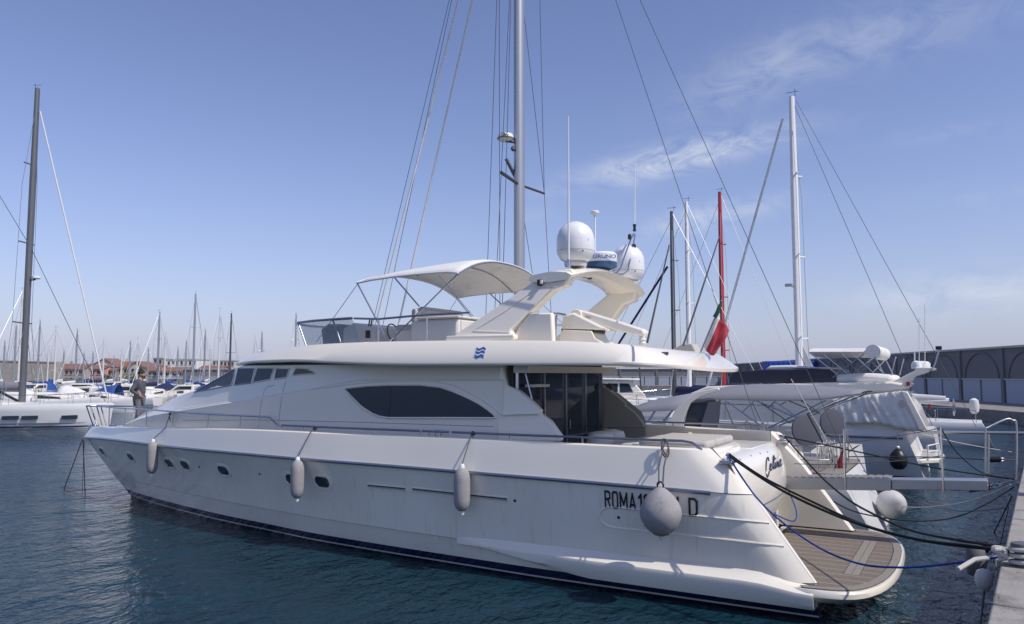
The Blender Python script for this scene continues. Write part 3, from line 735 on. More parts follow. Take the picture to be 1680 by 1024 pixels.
build('fly_rail', MB().tube([L(-1.95, 10.98, 4.67), L(-2.1, 10.2, 4.62), L(-2.12, 9.0, 4.66), L(-2.12, 8.0, 4.66)], .022, 8), steel, yacht)
for s in (10.2, 9.0): build('rail_post', MB().tube([L(2.1, s, 4.1), L(2.1, s, 4.64)], .018, 8), steel, yacht)
build('helm_console', MB().prism([L(1.5, s, z) for s, z in ((11.7, 3.9), (11.7, 4.5), (11.4, 4.62), (11.0, 4.52), (10.75, 4.2), (10.8, 3.9))], (1.6, 0, 0)), gel2, yacht, bevel=.03)
build('console_cover', MB().prism([L(1.55, s, z) for s, z in ((12.2, 4.0), (12.3, 4.5), (12.1, 4.62), (11.72, 4.6), (11.72, 4.0))], (1.8, 0, 0)), rub, yacht, bevel=.04)
build('gauge', MB().box(L(1.51, 10.98, 4.36), (.02, .12, .16)), blk, yacht)
build('steering_wheel', MB().tube([L(1.0 + .2 * math.cos(g * PI / 8), 10.7 + .06 * math.sin(g * PI / 8), 4.4 + .2 * math.sin(g * PI / 8)) for g in range(17)], .014, 6), blk, yacht)
build('throttle', MB().tube([L(1.35, 11.1, 4.55), L(1.35, 11.06, 4.72)], .016, 6), blk, yacht)
build('throttle', MB().tube([L(1.28, 11.1, 4.55), L(1.28, 11.06, 4.72)], .016, 6), blk, yacht)
build('helm_seat', MB().box(L(.8, 9.9, 4.18), (1.5, .6, .5)), gel2, yacht, bevel=.04)
build('helm_cushion', MB().box(L(.8, 9.92, 4.47), (1.5, .6, .13)), cush, yacht, bevel=.05)
build('seat_backrest', MB().box(L(.8, 9.58, 4.68), (1.5, .16, .42)), cush, yacht, bevel=.06)
build('fly_locker', MB().box(L(1.2, 8.95, 4.28), (1.5, 1.15, .62)), gel2, yacht, bevel=.06)
build('locker_lid', MB().box(L(1.2, 8.85, 4.61), (1.56, 1.0, .05)), gel2, yacht, bevel=.02)
build('seat_backrest', MB().box(L(1.2, 9.45, 4.66), (1.5, .14, .32)), cush, yacht, bevel=.06)
# bimini
bim_mat = canvas
def hoop(s, zedge, crown, w, n=16):
    out = []
    for i in range(n + 1):
        a = -1 + 2 * i / n
        out.append(L(-a * w, s, zedge + crown * (1 - abs(a) ** 2.4)))
    return out
hp = [(11.0, 5.42, .30, 1.86), (10.6, 5.46, .33, 1.87), (10.0, 5.49, .36, 1.88), (9.4, 5.50, .39, 1.9), (8.9, 5.50, .42, 1.9), (8.6, 5.49, .43, 1.9), (8.42, 5.46, .42, 1.9)]
rows = [hoop(*h) for h in hp]
can = build('bimini_canopy', MB().grid(rows), bim_mat, yacht, sharp=60, solid=.02)
build('canopy_hem', MB().tube([r[0] for r in rows], .022, 8), bim_mat, can)
build('canopy_hem', MB().tube([r[-1] for r in rows], .022, 8), bim_mat, can)
build('canopy_hem', MB().tube(rows[0], .025, 8), bim_mat, can)
for i in (3, 6): build('bimini_bow', MB().tube([p - Vector((0, 0, .03)) for p in rows[i]], .016, 8), steel, yacht)
for sg in (1, -1):
    def bp(s0, z0, s1, z1, b1, r=.016): build('bimini_pole', MB().tube([L(1.86 * sg, s0, z0), L(b1 * sg, s1, z1)], r, 8), steel, yacht)
    bp(10.98, 5.4, 10.0, 4.2, 2.08)
    bp(8.45, 5.45, 9.95, 4.15, 2.08)
    bp(10.0, 5.47, 9.3, 4.85, 1.96)
    bp(10.98, 5.4, 12.0, 4.2, 1.98, .007)
    bp(8.9, 5.45, 8.0, 4.6, 2.0, .006)
# radar arch
ap = [(731, 557), (745, 549), (800, 513), (880, 458), (898, 449), (915, 443), (937, 440), (941, 446), (930, 461), (926, 468), (905, 476), (838, 541), (838, 559)]
for sg in (1, -1):
    poly = []
    for x, y in ap:
        b = 2.1
        for _ in range(4):
            q = at_x(x, y, XC - b); b = 2.16 - .42 * min(1.2, max(0, (q.z - 4.1) / 1.3))
        poly.append(L(b * sg, q.y, q.z))
    n = len(poly); inn = [Vector((p.x + sg * .30, p.y, p.z)) for p in poly]
    mb = MB(); mb.add(poly + inn, [tuple(range(n))[::-1], tuple(range(n, 2 * n))] + [(i, (i + 1) % n, n + (i + 1) % n, n + i) for i in range(n)])
    al = build('arch_leg', mb, gel, yacht, bevel=.03, sharp=45)
    if sg == 1:
        for pp in ([(777, 543), (830, 510), (877, 476), (886, 470), (915, 471)], [(777, 543), (836, 545)]):
            pts = []
            for x, y in pp:
                b = 2.1
                for _ in range(4):
                    q = at_x(x, y, XC - b); b = 2.16 - .42 * min(1.2, max(0, (q.z - 4.1) / 1.3))
                pts.append(q + Vector((-.002, 0, 0)))
            build('arch_ridge', MB().tube(pts, .012, 6), gel, al)
    build('arch_foot', MB().box(L(2.12 * sg, 7.75, 4.18), (.16, 1.5, .11)), gel, yacht, bevel=.03)
rows = []
for i in range(25):
    a = -1 + 2 * i / 24; b = a * 1.86
    zt = 5.56 - .22 * abs(a) ** 2.2; sf = 6.78 + .12 * abs(a) ** 3; sa = 5.92 + .10 * abs(a) ** 4
    rows.append([L(b, sf, zt - .10), L(b, sf - .08, zt - .02), L(b, (sf + sa) / 2, zt + .02), L(b, sa + .1, zt - .01), L(b, sa, zt - .07), L(b, sa + .06, zt - .14), L(b, (sf + sa) / 2, zt - .17), L(b, sf - .06, zt - .15)])
build('arch_beam', MB().grid(rows, closed=True, cap0=True, cap1=True), gel, yacht, sharp=50)
for b in (.7, .45): build('arch_light', MB().lathe([(.05, 0), (.05, -.02), (.03, -.03)], L(b, 6.3, 5.39), 12), blk, yacht)
build('navigation_light', MB().box(at_x(886, 464, XC - 1.86), (.08, .09, .11)), blk, yacht, bevel=.012)
build('navigation_light_lens', MB().box(at_x(888, 463, XC - 1.915), (.03, .05, .07)), white, yacht, bevel=.008)
# satellite domes, radar, antennas
def dome(b, s, z, r, name_):
    o = build('satellite_dome', MB().lathe([(r * .55, 0), (r * .8, .05), (r * .97, .16), (r, .2), (r, .42), (r * .97, .50), (r * .86, .60), (r * .68, .68), (r * .42, .74), (r * .2, .765), (.01, .775)], L(b, s, z), 40), domew, yacht, sharp=50)
    build('dome_base', MB().lathe([(.2, 0), (.22, .06), (.17, .1)], L(b, s, z - .08), 20), gel2, o)
    build('dome_seam', MB().tube([L(b + (r + .001) * math.cos(g * PI / 20), s + (r + .001) * math.sin(g * PI / 20), z + .205) for g in range(41)], .004, 5, caps=False), greyp, o)
    rt = Vector((math.sin(ANG), -math.cos(ANG), 0)); fw = Vector((math.cos(ANG), math.sin(ANG), 0))
    nrm = (rt * .72 - fw * .69); tx = (rt * .69 + fw * .72)
    text_part('dome_lettering', 'Sea', L(b, s, z + .36) + nrm * (r * .985) - tx * .07, tx, Vector((0, 0, 1)), .045, blk, o, bold=.0)
    build('dome_bolt', MB().lathe([(.014, 0), (.014, .012)], L(b, s, z + .17) + (rt * .3 - fw * .95) * (r * .965), 8, (rt * .3 - fw * .95).to_track_quat('Z', 'Y').to_matrix()), blk, o)
dome(1.19, 6.25, 5.60, .355, 'a'); dome(-1.12, 6.12, 5.48, .345, 'b')
q = L(.1, 6.2, 5.58)
ra = build('radar', MB().lathe([(.30, .13), (.31, .15), (.31, .30), (.28, .335), (.01, .35)], q, 32), domew, yacht)
build('radar_base', MB().lathe([(.18, 0), (.25, .02), (.31, .06), (.31, .145)], q, 32), mat('radar_blue', (.03, .09, .19), .4), ra)
rt = Vector((math.sin(ANG), -math.cos(ANG), 0)); fw = Vector((math.cos(ANG), math.sin(ANG), 0))
text_part('radar_lettering', 'FURUNO', q + Vector((0, 0, .19)) - fw * .325 - rt * .26, rt, Vector((0, 0, 1)), .07, blue_em, ra, sx=1.25, bold=.02)
def whip(pb, pt, r0, r1, m=white): build('antenna', MB().tube([pb, (Vector(pb) + Vector(pt)) / 2, pt], [r0, (r0 + r1) / 2, r1], 8), m, yacht)
qa = at_y(933, 440, 6.0); whip(qa, at_y(932.5, 190, 6.0), .022, .008)
build('antenna_mount', MB().lathe([(.035, 0), (.03, .12), (.02, .16)], qa, 10), steel, yacht)
qg = at_y(976, 440, 6.5); qh = at_y(976, 352, 6.5)
whip(qg, qh, .022, .02)
build('gps_antenna', MB().lathe([(.02, -.03), (.045, 0), (.085, .02), (.09, .055), (.07, .075), (.01, .085)], qh, 20), white, yacht)
q2 = at_y(1041, 375, 5.95); whip(q2, at_y(1042, 268, 5.95), .016, .006)
build('antenna_ferrule', MB().lathe([(.035, -.06), (.035, -.02), (.028, -.02), (.028, .05), (.035, .05), (.035, .09)], q2, 12), blk, yacht)
for px in ([(1005, 449), (1012, 448), (1018, 440), (1035, 392), (1040, 384)], [(1008, 450), (1022, 450), (1030, 444), (1039, 404), (1042, 385)]):
    build('antenna_bracket', MB().tube([at_y(x, y, 5.95) for x, y in px], .016, 8), steel, yacht)
build('horn_light', MB().lathe([(.04, -.05), (.045, 0), (.045, .05), (.03, .07)], at_y(1040, 406, 5.95), 12), blk, yacht)
build('horn_light', MB().lathe([(.035, -.05), (.04, 0), (.03, .06)], at_y(1033, 389, 5.95), 12), blk, yacht)
# aft flybridge: rear seat back, rails, crane
build('fly_seat_back', MB().prism([at_x(x, y, XC - 1.95) for x, y in ((838, 562), (850, 535), (868, 514), (905, 513), (907, 563))], (.14, 0, 0)), gel, yacht, bevel=.03)
for x in (905, 911): build('ladder_rail', MB().tube([at_x(x, 563, XC - 1.75), at_x(x + 1, 522, XC - 1.75), at_x(x + 4, 514, XC - 1.75), at_x(x + 18, 517, XC - 1.75)], .02, 8), steel, yacht)
cb = 1.45
def pxp(pts, b, th): return MB().prism([at_x(x, y, XC - b) for x, y in pts], (th, 0, 0))
cr0 = build('crane_base', pxp([(918, 568), (919, 546), (922, 543), (922, 541), (970, 543), (976, 555), (993, 566)], cb, .62), gel, yacht, bevel=.05)
build('crane_turret', pxp([(920, 540), (923, 519), (930, 516), (940, 513), (985, 535), (1000, 541), (968, 541)], cb - .02, .58), gel, yacht, bevel=.05)
build('crane_gap', pxp([(921, 544.5), (921, 539), (975, 541), (975, 545.5)], cb - .05, .5), blk, yacht)
build('crane_arm', pxp([(943, 510), (958, 510), (1008, 525), (1055, 540), (1058, 548), (1052, 552), (1000, 540), (960, 530), (950, 524)], cb - .12, .26), gel, yacht, bevel=.035)
build('crane_knuckle', MB().lathe([(.1, -.16), (.11, -.15), (.11, .15), (.1, .16)], at_x(951, 518, XC - cb + .25), 20, Matrix.Rotation(R(90), 3, 'Y')), gel, yacht)
build('crane_winch', MB().lathe([(.06, 0), (.07, .03), (.05, .06), (.07, .09), (.05, .13), (.06, .2)], at_x(1054, 566, XC - cb + .2), 14), gel2, yacht)
text_part('crane_lettering', 'opcs', at_x(959, 520.5, XC - cb + .11), Vector((0, -1, -.25)), Vector((0, 0, 1)), .05, greyp, yacht)
for px in ([(1062, 562), (1098, 402)], [(1121, 567), (1150, 480), (1181, 386)]):
    build('folded_antenna', MB().tube([at_y(x, y, 4.4) for x, y in px], [.02] * (len(px) - 1) + [.012], 6), alud, yacht)
build('fly_hatch', MB().box(L(.6, 5.4, 3.99), (.8, .6, .06)), gel2, yacht, bevel=.02)
build('deck_locker', MB().prism([L(-.9, s, z) for s, z in ((5.3, 3.9), (4.9, 4.12), (4.7, 4.12), (4.6, 3.9))], (.4, 0, 0)), cush, yacht, bevel=.02)

# portholes -----------------------------------------------------------------------------
def porthole(x, y, w, h):
    p, n = hit(BH, x, y)
    tx = (Vector((0, 0, 1)).cross(n)).normalized(); ty = n.cross(tx)
    fn = lambda u_, v_, d: p + tx * u_ + ty * v_ + n * d
    ro = round_rect(w, h, h * .42); ri = round_rect(w * .74, h * .72, h * .32)
    o = build('porthole', ring_mb(ro, ri, lambda u_, v_, d: fn(u_, v_, d - .012), .026, -.0), gel, yacht, sharp=50)
    build('pane', MB().add([fn(u_, v_, .004) for u_, v_ in ri], [tuple(range(len(ri)))]), glass, o)
    build('rim', MB().tube([fn(u_, v_, .008) for u_, v_ in ri + ri[:1]], .008, 6, caps=False), steel, o)
for x, y, w, h in ((168, 741, .46, .30), (215, 750, .52, .32), (278, 760, .54, .33), (304, 763, .54, .33), (367, 772, .56, .33), (480, 786.5, .52, .32), (529, 790.5, .54, .32)):
    porthole(x, y, w, h)
def slot(x0, y0, x1, y1, h):
    pa, n = hit(BH, x0, y0); pb, _ = hit(BH, x1, y1); tx = (pb - pa).normalized(); ty = n.cross(tx).normalized(); w = (pb - pa).length
    p = (pa + pb) / 2
    fn = lambda u_, v_, d: p + tx * u_ + ty * v_ + n * d
    ro = [(-w / 2, -h / 2), (w / 2, -h / 2), (w / 2, h / 2), (-w / 2, h / 2)]; ri = [(-w / 2 + .015, -h / 2 + .012), (w / 2 - .015, -h / 2 + .012), (w / 2 - .015, h / 2 - .012), (-w / 2 + .015, h / 2 - .012)]
    o = build('air_intake', ring_mb(ro, ri, lambda u_, v_, d: fn(u_, v_, d - .02), .035, 0), gel, yacht)
    build('grille', MB().add([fn(u_, v_, .003) for u_, v_ in ri], [(0, 1, 2, 3)]), greyp, o)
    build('louvre', MB().tube([fn(-w / 2 + .02, .012, .006), fn(w / 2 - .02, .012, .006)], .007, 5), blk, o)
slot(603, 797, 667, 803, .085); slot(676, 803, 834, 820, .085)
for x, y in ((327, 766), (426, 777.5), (845, 821.5), (440, 863), (1015, 849)):
    p, n = hit(BH, x, y)
    if p is not None: build('outlet', MB().lathe([(.024, -.01), (.024, .012), (.014, .014)], p, 10, n.to_track_quat('Z', 'Y').to_matrix()), blk, yacht)
# rub rail
rr = []
for i in range(70):
    t = i / 69; s = 3.42 + (23.3 - 3.42) * t
    rr.append(L(l_rub.b(s) + .022, s, l_rub.z(s) - .005))
build('rub_rail', MB().tube(rr, .032, 8), rubsteel, yacht)
build('rub_rail', MB().tube([Vector((2 * XC - p.x, p.y, p.z)) for p in rr], .032, 8), rubsteel, yacht)
build('bow_fitting', MB().prism([L(.0, s, z) for s, z in ((23.1, 1.45), (23.45, 1.62), (23.2, 1.98), (22.9, 2.0), (22.9, 1.6))], (.16, 0, 0)), steel, yacht, bevel=.03)
# registration: bold condensed strokes
GL = {'R': [[(0, 0), (0, 1), (.36, 1), (.5, .9), (.5, .62), (.36, .52), (0, .52)], [(.26, .52), (.5, 0)]], 'O': [[(.1, 0), (0, .1), (0, .9), (.1, 1), (.4, 1), (.5, .9), (.5, .1), (.4, 0), (.1, 0)]],
      'M': [[(0, 0), (0, 1), (.34, .25), (.68, 1), (.68, 0)]], 'A': [[(0, 0), (.28, 1), (.56, 0)], [(.1, .28), (.46, .28)]], '1': [[(0, .8), (.18, 1), (.18, 0)]], '0': [[(.1, 0), (0, .1), (0, .9), (.1, 1), (.4, 1), (.5, .9), (.5, .1), (.4, 0), (.1, 0)]],
      '4': [[(.38, 0), (.38, 1), (0, .3), (.52, .3)]], 'D': [[(0, 0), (0, 1), (.34, 1), (.5, .84), (.5, .16), (.34, 0), (0, 0)]]}
def stroke_text(txt, x, y, x2, y2, h):
    p, n = hit(BH, x, y); p2, _ = hit(BH, x2, y2); tx = (p2 - p).normalized(); ty = n.cross(tx); ty = ty if ty.z > 0 else -ty
    total = sum(max(q[0] for st in GL[c] for q in st) + .30 for c in txt) - .30; k = (p2 - p).length / total; u0 = 0
    for c in txt:
        mb = MB()
        for st in GL[c]:
            for i in range(len(st) - 1):
                a = Vector((u0 + st[i][0], st[i][1])); e = Vector((u0 + st[i + 1][0], st[i + 1][1])); d = (e - a).normalized() * .07; m_ = Vector((-d.y, d.x)) 
                q = [a - d * .9 + m_, e + d * .9 + m_, e + d * .9 - m_, a - d * .9 - m_]
                mb.prism([p + n * (.010 + .0004 * i) + tx * (v.x * k) + ty * (v.y * h) for v in q], n * .004)
        build('registration_lettering', mb, blk, yacht); u0 += max(q[0] for st in GL[c] for q in st) + .30
stroke_text('ROMA', 994, 831, 1043, 836, .25)
stroke_text('10', 1049, 837, 1068, 839, .25)
stroke_text('4', 1105, 842.5, 1116, 843.5, .25)
stroke_text('D', 1132, 845, 1144, 846, .25)
# rails ---------------------------------------------------------------------------------
def rail_pt(s, z, sg=1, inset_=.08): return L(max(0.02, l_dk.b(s) - inset_) * sg, s, z)
for sg in (1, -1):
    top = [L(.16 * sg, 23.1, 2.56)] + [rail_pt(s, z, sg) for s, z in ((22.4, 2.56), (21.5, 2.56), (20, 2.57), (18.7, 2.585), (17, 2.585), (15.4, 2.585), (14, 2.59), (13.2, 2.59))] 
    top = smooth_path(top, 4) + [rail_pt(13.05, 2.575, sg), rail_pt(12.8, 2.42, sg), rail_pt(12.65, 2.405, sg)]
    build('deck_rail', MB().tube(top, .02, 8), steel, yacht)
    for a, c in ((12.65, 8.95), (8.9, 8.3), (8.22, 3.9)):
        r_ = [rail_pt(a + (c - a) * i / 12, 2.43 + .035 * (12.65 - (a + (c - a) * i / 12)) / 9, sg) for i in range(13)]
        if c == 3.9: r_ += [rail_pt(3.75, 2.44, sg), rail_pt(3.6, 2.33, sg)]
        build('deck_rail', MB().tube(r_, .02, 8), rubsteel, yacht)
    for s in (21.6, 20.3, 18.75, 17.15, 15.45, 14.1, 12.7):
        build('rail_post', MB().tube([rail_pt(s, l_dk.z(s) - .02, sg), rail_pt(s, 2.57 if s > 13 else 2.41, sg)], .016, 8), steel, yacht)
    for s in (12.0, 10.2, 8.95, 8.75, 8.45, 7.0, 5.6, 4.6):
        build('rail_post', MB().tube([rail_pt(s, l_dk.z(s) - .02, sg), rail_pt(s, 2.44 + .03 * (12 - s) / 8, sg)], .014, 8), steel, yacht)
    for d in (0, .14): build('pulpit_post', MB().tube([L(.16 * sg, 23.1 - d * 1.5, 2.56), L(.14 * sg, 22.75 - d * 1.5, 1.98)], .018, 8), alug, yacht)
build('deck_rail', MB().tube([L(.16, 23.1, 2.56), L(0, 23.16, 2.56), L(-.16, 23.1, 2.56)], .02, 8), steel, yacht)
build('anchor_winch', MB().lathe([(.12, 0), (.14, .1), (.09, .16), (.13, .22), (.1, .25)], L(0, 22.0, 1.78), 14), steel, yacht)
# passerelle: telescopic gangway from the starboard transom
gx = 16.0
def gz(y_): return 1.50 + (3.0 - y_) * .055
def gbox(y0, y1, w, th, dz): return MB().prism([Vector((gx - w / 2, y0, gz(y0) + dz - th)), Vector((gx + w / 2, y0, gz(y0) + dz - th)), Vector((gx + w / 2, y0, gz(y0) + dz)), Vector((gx - w / 2, y0, gz(y0) + dz))], (0, y1 - y0, gz(y1) - gz(y0)))
pas = build('gangway', gbox(3.15, 1.25, .50, .22, .05), alu, yacht, bevel=.008)
build('gangway_extension', gbox(1.24, -.25, .40, .17, .02), alu, yacht, bevel=.008)
for i in range(14): build('gangway_slat', MB().box((gx, 3.0 - i * .128, gz(3.0 - i * .128) + .056), (.44, .09, .014)), teak2, pas)
for y_ in (.42, 2.0): build('gangway_post', MB().tube([(gx - .26, y_, gz(y_) - .16), (gx - .26, y_, gz(y_) + .95)], .016, 8), steel, yacht)
for z_ in (.93, .45): build('gangway_rope', MB().tube(sag((gx - .26, 2.9, gz(3) + z_ * .7), (gx - .26, .42, gz(.42) + z_), .06), .008, 6), rope_g, yacht)
# ================================================================ loose things on and around the yacht
def cyl_fender(x0, y0, y1, r, label, railpx):
    """hanging fender: pixel x, pixel top and bottom"""
    pc, n = hit(BH, x0, (y0 + y1) / 2)
    if pc is None: return
    pt, _ = hit(BB, x0, y0 - 12)
    h = at_x(x0, y0, pc.x - r).z - at_x(x0, y1, pc.x - r).z
    out = Vector((n.x, n.y, 0)).normalized()
    zt = at_x(x0, y0, pc.x - r).z
    sy = at_x(x0, (y0 + y1) / 2, pc.x - r).y
    c = Vector((min(pc.x, XC - l_rub.b(pc.y) - .03) - r * .9, sy, zt - h))
    t = thing('fender', label, 'fender', c, group='grey cylindrical fenders on the yacht', world_org=True)
    k = h
    build('body', MB().lathe([(.02, 0), (r * .45, .015), (r * .75, .06), (r * .93, .13), (r, .22), (r, k - .22), (r * .93, k - .13), (r * .75, k - .06), (r * .45, k - .015), (.02, k)], c, 28), fend, t, sharp=60)
    build('end_cap', MB().lathe([(.035, -.06), (.045, -.03), (.05, .02)], c, 12), white, t)
    build('end_cap', MB().lathe([(.05, k - .02), (.045, k + .03), (.03, k + .06)], c, 12), white, t)
    rp = at_x(railpx[0], railpx[1], XC - l_dk.b(c.y) + .08)
    b = l_dk.b(rp.y)
    rp = L(b - .08, rp.y, rp.z)
    rim = L(b + .015, rp.y * .85 + c.y * .15, l_dk.z(c.y))
    build('lanyard', MB().tube([rp, rim, c + Vector((0, 0, k + .05))], .011, 6), rope_g, t)
    build('lanyard_knot', MB().tube([rp + Vector((.03 * math.cos(g), .035 * math.sin(g * 2.0), .03 * math.sin(g) - .0)) for g in [i * .5 for i in range(20)]], .011, 6), rope_g, t)
    build('lanyard_tail', MB().tube([rp, rp + Vector((-.04, -.03, -.12)), rp + Vector((-.04, -.06, -.2)), rp + Vector((-.02, -.02, -.1))], .009, 6), rope_g, t)
cyl_fender(263, 723, 776, .135, 'grey cloth-covered cylindrical fender hanging nearest the bow', (284, 678))
cyl_fender(499, 753, 816, .135, 'grey cylindrical fender hanging between two portholes amidships', (517, 702.5))
cyl_fender(762, 766, 838, .145, 'grey cylindrical fender hanging over the long side air intake', (776, 711))
pc, n = hit(BH, 1084, 842)
br = .315
bc = at_x(1084, 842, XC - 2.55 - br * .93)
tball = thing('ball_fender', 'big round grey ball fender hanging over the registration number', 'fender', bc - Vector((0, 0, br)), world_org=True)
build('body', MB().lathe([(.03, -br * 1.05), (br * .25, -br * 1.0), (br * .55, -br * .86), (br * .8, -br * .6), (br * .96, -br * .25), (br, .0), (br * .96, br * .27), (br * .84, br * .55), (br * .62, br * .84), (br * .36, br * 1.08), (br * .18, br * 1.2), (.03, br * 1.24)], bc, 36), fend, tball, sharp=60)
for i in range(14):
    g = 2 * PI * i / 14
    build('gather', MB().tube([bc + Vector((br * .1 * math.cos(g), br * .1 * math.sin(g), -br * 1.055)), bc + Vector((br * .4 * math.cos(g), br * .4 * math.sin(g), -br * .97))], [.012, .006], 5), fend, tball)
rp = at_x(1093, 722, XC - 2.40); kn = bc + Vector((0, 0, br * 1.26))
build('eye', MB().tube([kn + Vector((0, .05 * math.cos(g), .05 * math.sin(g) + .02)) for g in [i * PI / 6 for i in range(13)]], .014, 6), navy, tball)
for dy in (.03, -.05): build('lanyard', MB().tube([rp + Vector((0, dy * .4, 0)), L(2.46, rp.y + dy, 2.36), (rp + kn) / 2 + Vector((-.12, dy, -.05)), kn + Vector((0, dy * .8, .03))], .012, 6), rope_g, tball)
build('lanyard_knot', MB().tube([rp + Vector((-.05 + .03 * math.cos(g), .06 * math.sin(g), -.12 + .14 * math.cos(g * .9))) for g in [i * .45 for i in range(24)]], .012, 6), rope_g, tball)
build('lanyard_tail', MB().tube([bc + Vector((0, 0, -br * 1.05)), bc + Vector((-.02, .02, -br * 1.15)), bc + Vector((.0, -.01, -br * 1.25))], .008, 6), rope_w, tball)

# ensign at the aft end of the flybridge
fb0 = L(-.2, 4.32, 3.93); fb1 = at_y(1184, 494, 3.9)
fl = thing('ensign', 'drooping red, white and green ensign on a slanted staff at the flybridge stern', 'flag', fb0, world_org=True)
build('staff', MB().tube([fb0, fb0.lerp(fb1, 1.02)], .016, 8), steel, fl)
dr = (fb1 - fb0); flm = bpy.data.materials.new('flag_cloth'); flm.use_nodes = True
def _fl():
    t = flm.node_tree; b = t.nodes['Principled BSDF']; b.inputs['Roughness'].default_value = .9
    at = t.nodes.new('ShaderNodeUVMap'); sp_ = t.nodes.new('ShaderNodeSeparateXYZ'); cr = t.nodes.new('ShaderNodeValToRGB'); e = cr.color_ramp; e.interpolation = 'CONSTANT'
    e.elements[0].color = (.015, .14, .06, 1); e.elements[1].position = .36; e.elements[1].color = (.70, .69, .68, 1); x = e.elements.new(.60); x.color = (.36, .03, .045, 1)
    t.links.new(at.outputs[0], sp_.inputs[0]); t.links.new(sp_.outputs['X'], cr.inputs[0]); t.links.new(cr.outputs[0], b.inputs['Base Color'])
_fl()
flm2 = flm.copy(); flm2.name = 'ensign_cloth'
for n_ in flm2.node_tree.nodes:
    if n_.type == 'VALTORGB': n_.color_ramp.elements[1].position = .05; n_.color_ramp.elements[2].position = .27
def flag_cloth(name, edge0, edge1, fly0, fly1, parent, m, nu=22, nv=12, ripple=.03, nrm=Vector((.87, .5, 0))):
    rows = []
    for i in range(nu + 1):
        u1 = i / nu; r_ = []
        for j in range(nv + 1):
            v1 = j / nv
            a = Vector(edge0).lerp(edge1, v1); c = Vector(fly0).lerp(fly1, v1)
            p = a.lerp(c, u1) + nrm * (ripple * math.sin(u1 * 9 + v1 * 5) * u1 + ripple * .8 * math.sin(u1 * 4 - v1 * 8) * u1) - Vector((0, 0, .06 * math.sin(u1 * PI) * (1 - v1)))
            r_.append(p)
        rows.append(r_)
    o = build(name, MB().grid(rows), m, parent, sharp=80, merge=False)
    uv = o.data.uv_layers.new(name='UVMap')
    for lp in o.data.loops:
        vi = lp.vertex_index; uv.data[lp.index].uv = (vi // (nv + 1) / nu, (vi % (nv + 1)) / nv)
    md = o.modifiers.new('solid', 'SOLIDIFY'); md.thickness = .006
    return o
# bunched hoist: green is wrapped along the staff, white then red hang to the right
flag_cloth('flag_cloth', fb0.lerp(fb1, .12) + Vector((0, 0, .02)), fb0.lerp(fb1, .74), at_y(1171, 583, 3.9), at_y(1199, 541, 3.75), fl, flm2, ripple=.075)
build('furled_green', MB().tube([fb0.lerp(fb1, .68), fb0.lerp(fb1, .8) + Vector((0, 0, -.02)), fb0.lerp(fb1, .9), fb0.lerp(fb1, 1.0)], [.045, .04, .035, .015], 8), mat('flag_green', (.02, .10, .06), .9), fl)
mbx = MB()
q = at_y(1163, 549, 3.86)

# mooring ropes -------------------------------------------------------------------------
def rope(label, pts, r, m, name='mooring_rope', group=None):
    o = build(name, MB().tube(pts, r, 8), m); return tag(o, label, 'rope', group)
def chain_of(px, depth_fn): return None
BOL = at_z(1655, 905, QZ + .16)
def path_px(px, a, b, n=7):
    """smooth rope through pixels, distances running evenly from point a to point b along the camera axis"""
    f = Vector((math.cos(ANG), math.sin(ANG), 0)); da = (Vector(a) - CAM).dot(f); db = (Vector(b) - CAM).dot(f)
    x0, x1 = px[0][0], px[-1][0]; out = [Vector(a)]
    for x, y in px[1:-1]:
        k = (x - x0) / (x1 - x0); out.append(at_t(x, y, 1 / ((1 - k) / da + k / db)))
    out.append(Vector(b)); return smooth_path(out, n)
cl = CLP + Vector((0, 0, .06))
rope('thick black mooring rope from the yacht port stern cleat to the quay knot', path_px([(1178, 752), (1280, 803), (1390, 853), (1500, 884), (1600, 897), (1655, 900)], cl, BOL), .019, rope_k)
rope('second thick black mooring rope running just above its twin from the port stern cleat', path_px([(1180, 749), (1250, 782), (1330, 822), (1420, 862), (1520, 888), (1652, 903)], cl + Vector((.05, 0, .02)), BOL + Vector((.03, .05, 0))), .016, rope_k)
rope('thin bright blue rope looping from the port stern cleat down across the swim platform', path_px([(1185, 752), (1240, 815), (1290, 862), (1350, 902), (1410, 925), (1470, 931), (1530, 928), (1620, 908)], cl + Vector((-.03, 0, 0)), BOL + Vector((-.1, .1, -.05))), .013, rope_b)
cs = CLS + Vector((0, 0, .06))
rope('black mooring rope from the yacht starboard stern cleat slanting down to the quay', path_px([(1297, 732), (1340, 775), (1385, 815), (1430, 842), (1500, 872), (1648, 902)], cs, BOL + Vector((.1, .06, .02))), .017, rope_k)
rope('slack black rope hanging from the starboard stern to the far quay ring', path_px([(1300, 790), (1380, 830), (1440, 848), (1510, 855), (1570, 848), (1620, 826), (1662, 800)], L(-2.2, 3.0, 1.5), at_z(1664, 799, QZ - .2)), .013, rope_k)
rope('rope bow line dropping slanted from the yacht bow into the water', [L(.05, 23.4, 1.55), at_z(95, 801, 0.0) + Vector((0, 0, -.6))], .014, rope_g)
rope('bow line dropping almost straight from the yacht bow into the water', [L(.02, 23.42, 1.5), at_z(142, 812, 0.0) + Vector((0, 0, -.5))], .014, rope_g)
rope('thin bow line between the two other bow lines', [L(-.02, 23.42, 1.5), at_z(135, 806, 0.0) + Vector((0, 0, -.5))], .008, rope_g)
rope('short loop of blue rope hanging under the transom door', smooth_path([L(.5, 2.9, 1.15), L(-.3, 2.75, .92), L(-.9, 2.8, 1.0), L(-1.3, 3.0, 1.3)], 6), .012, rope_b, 'blue_rope')

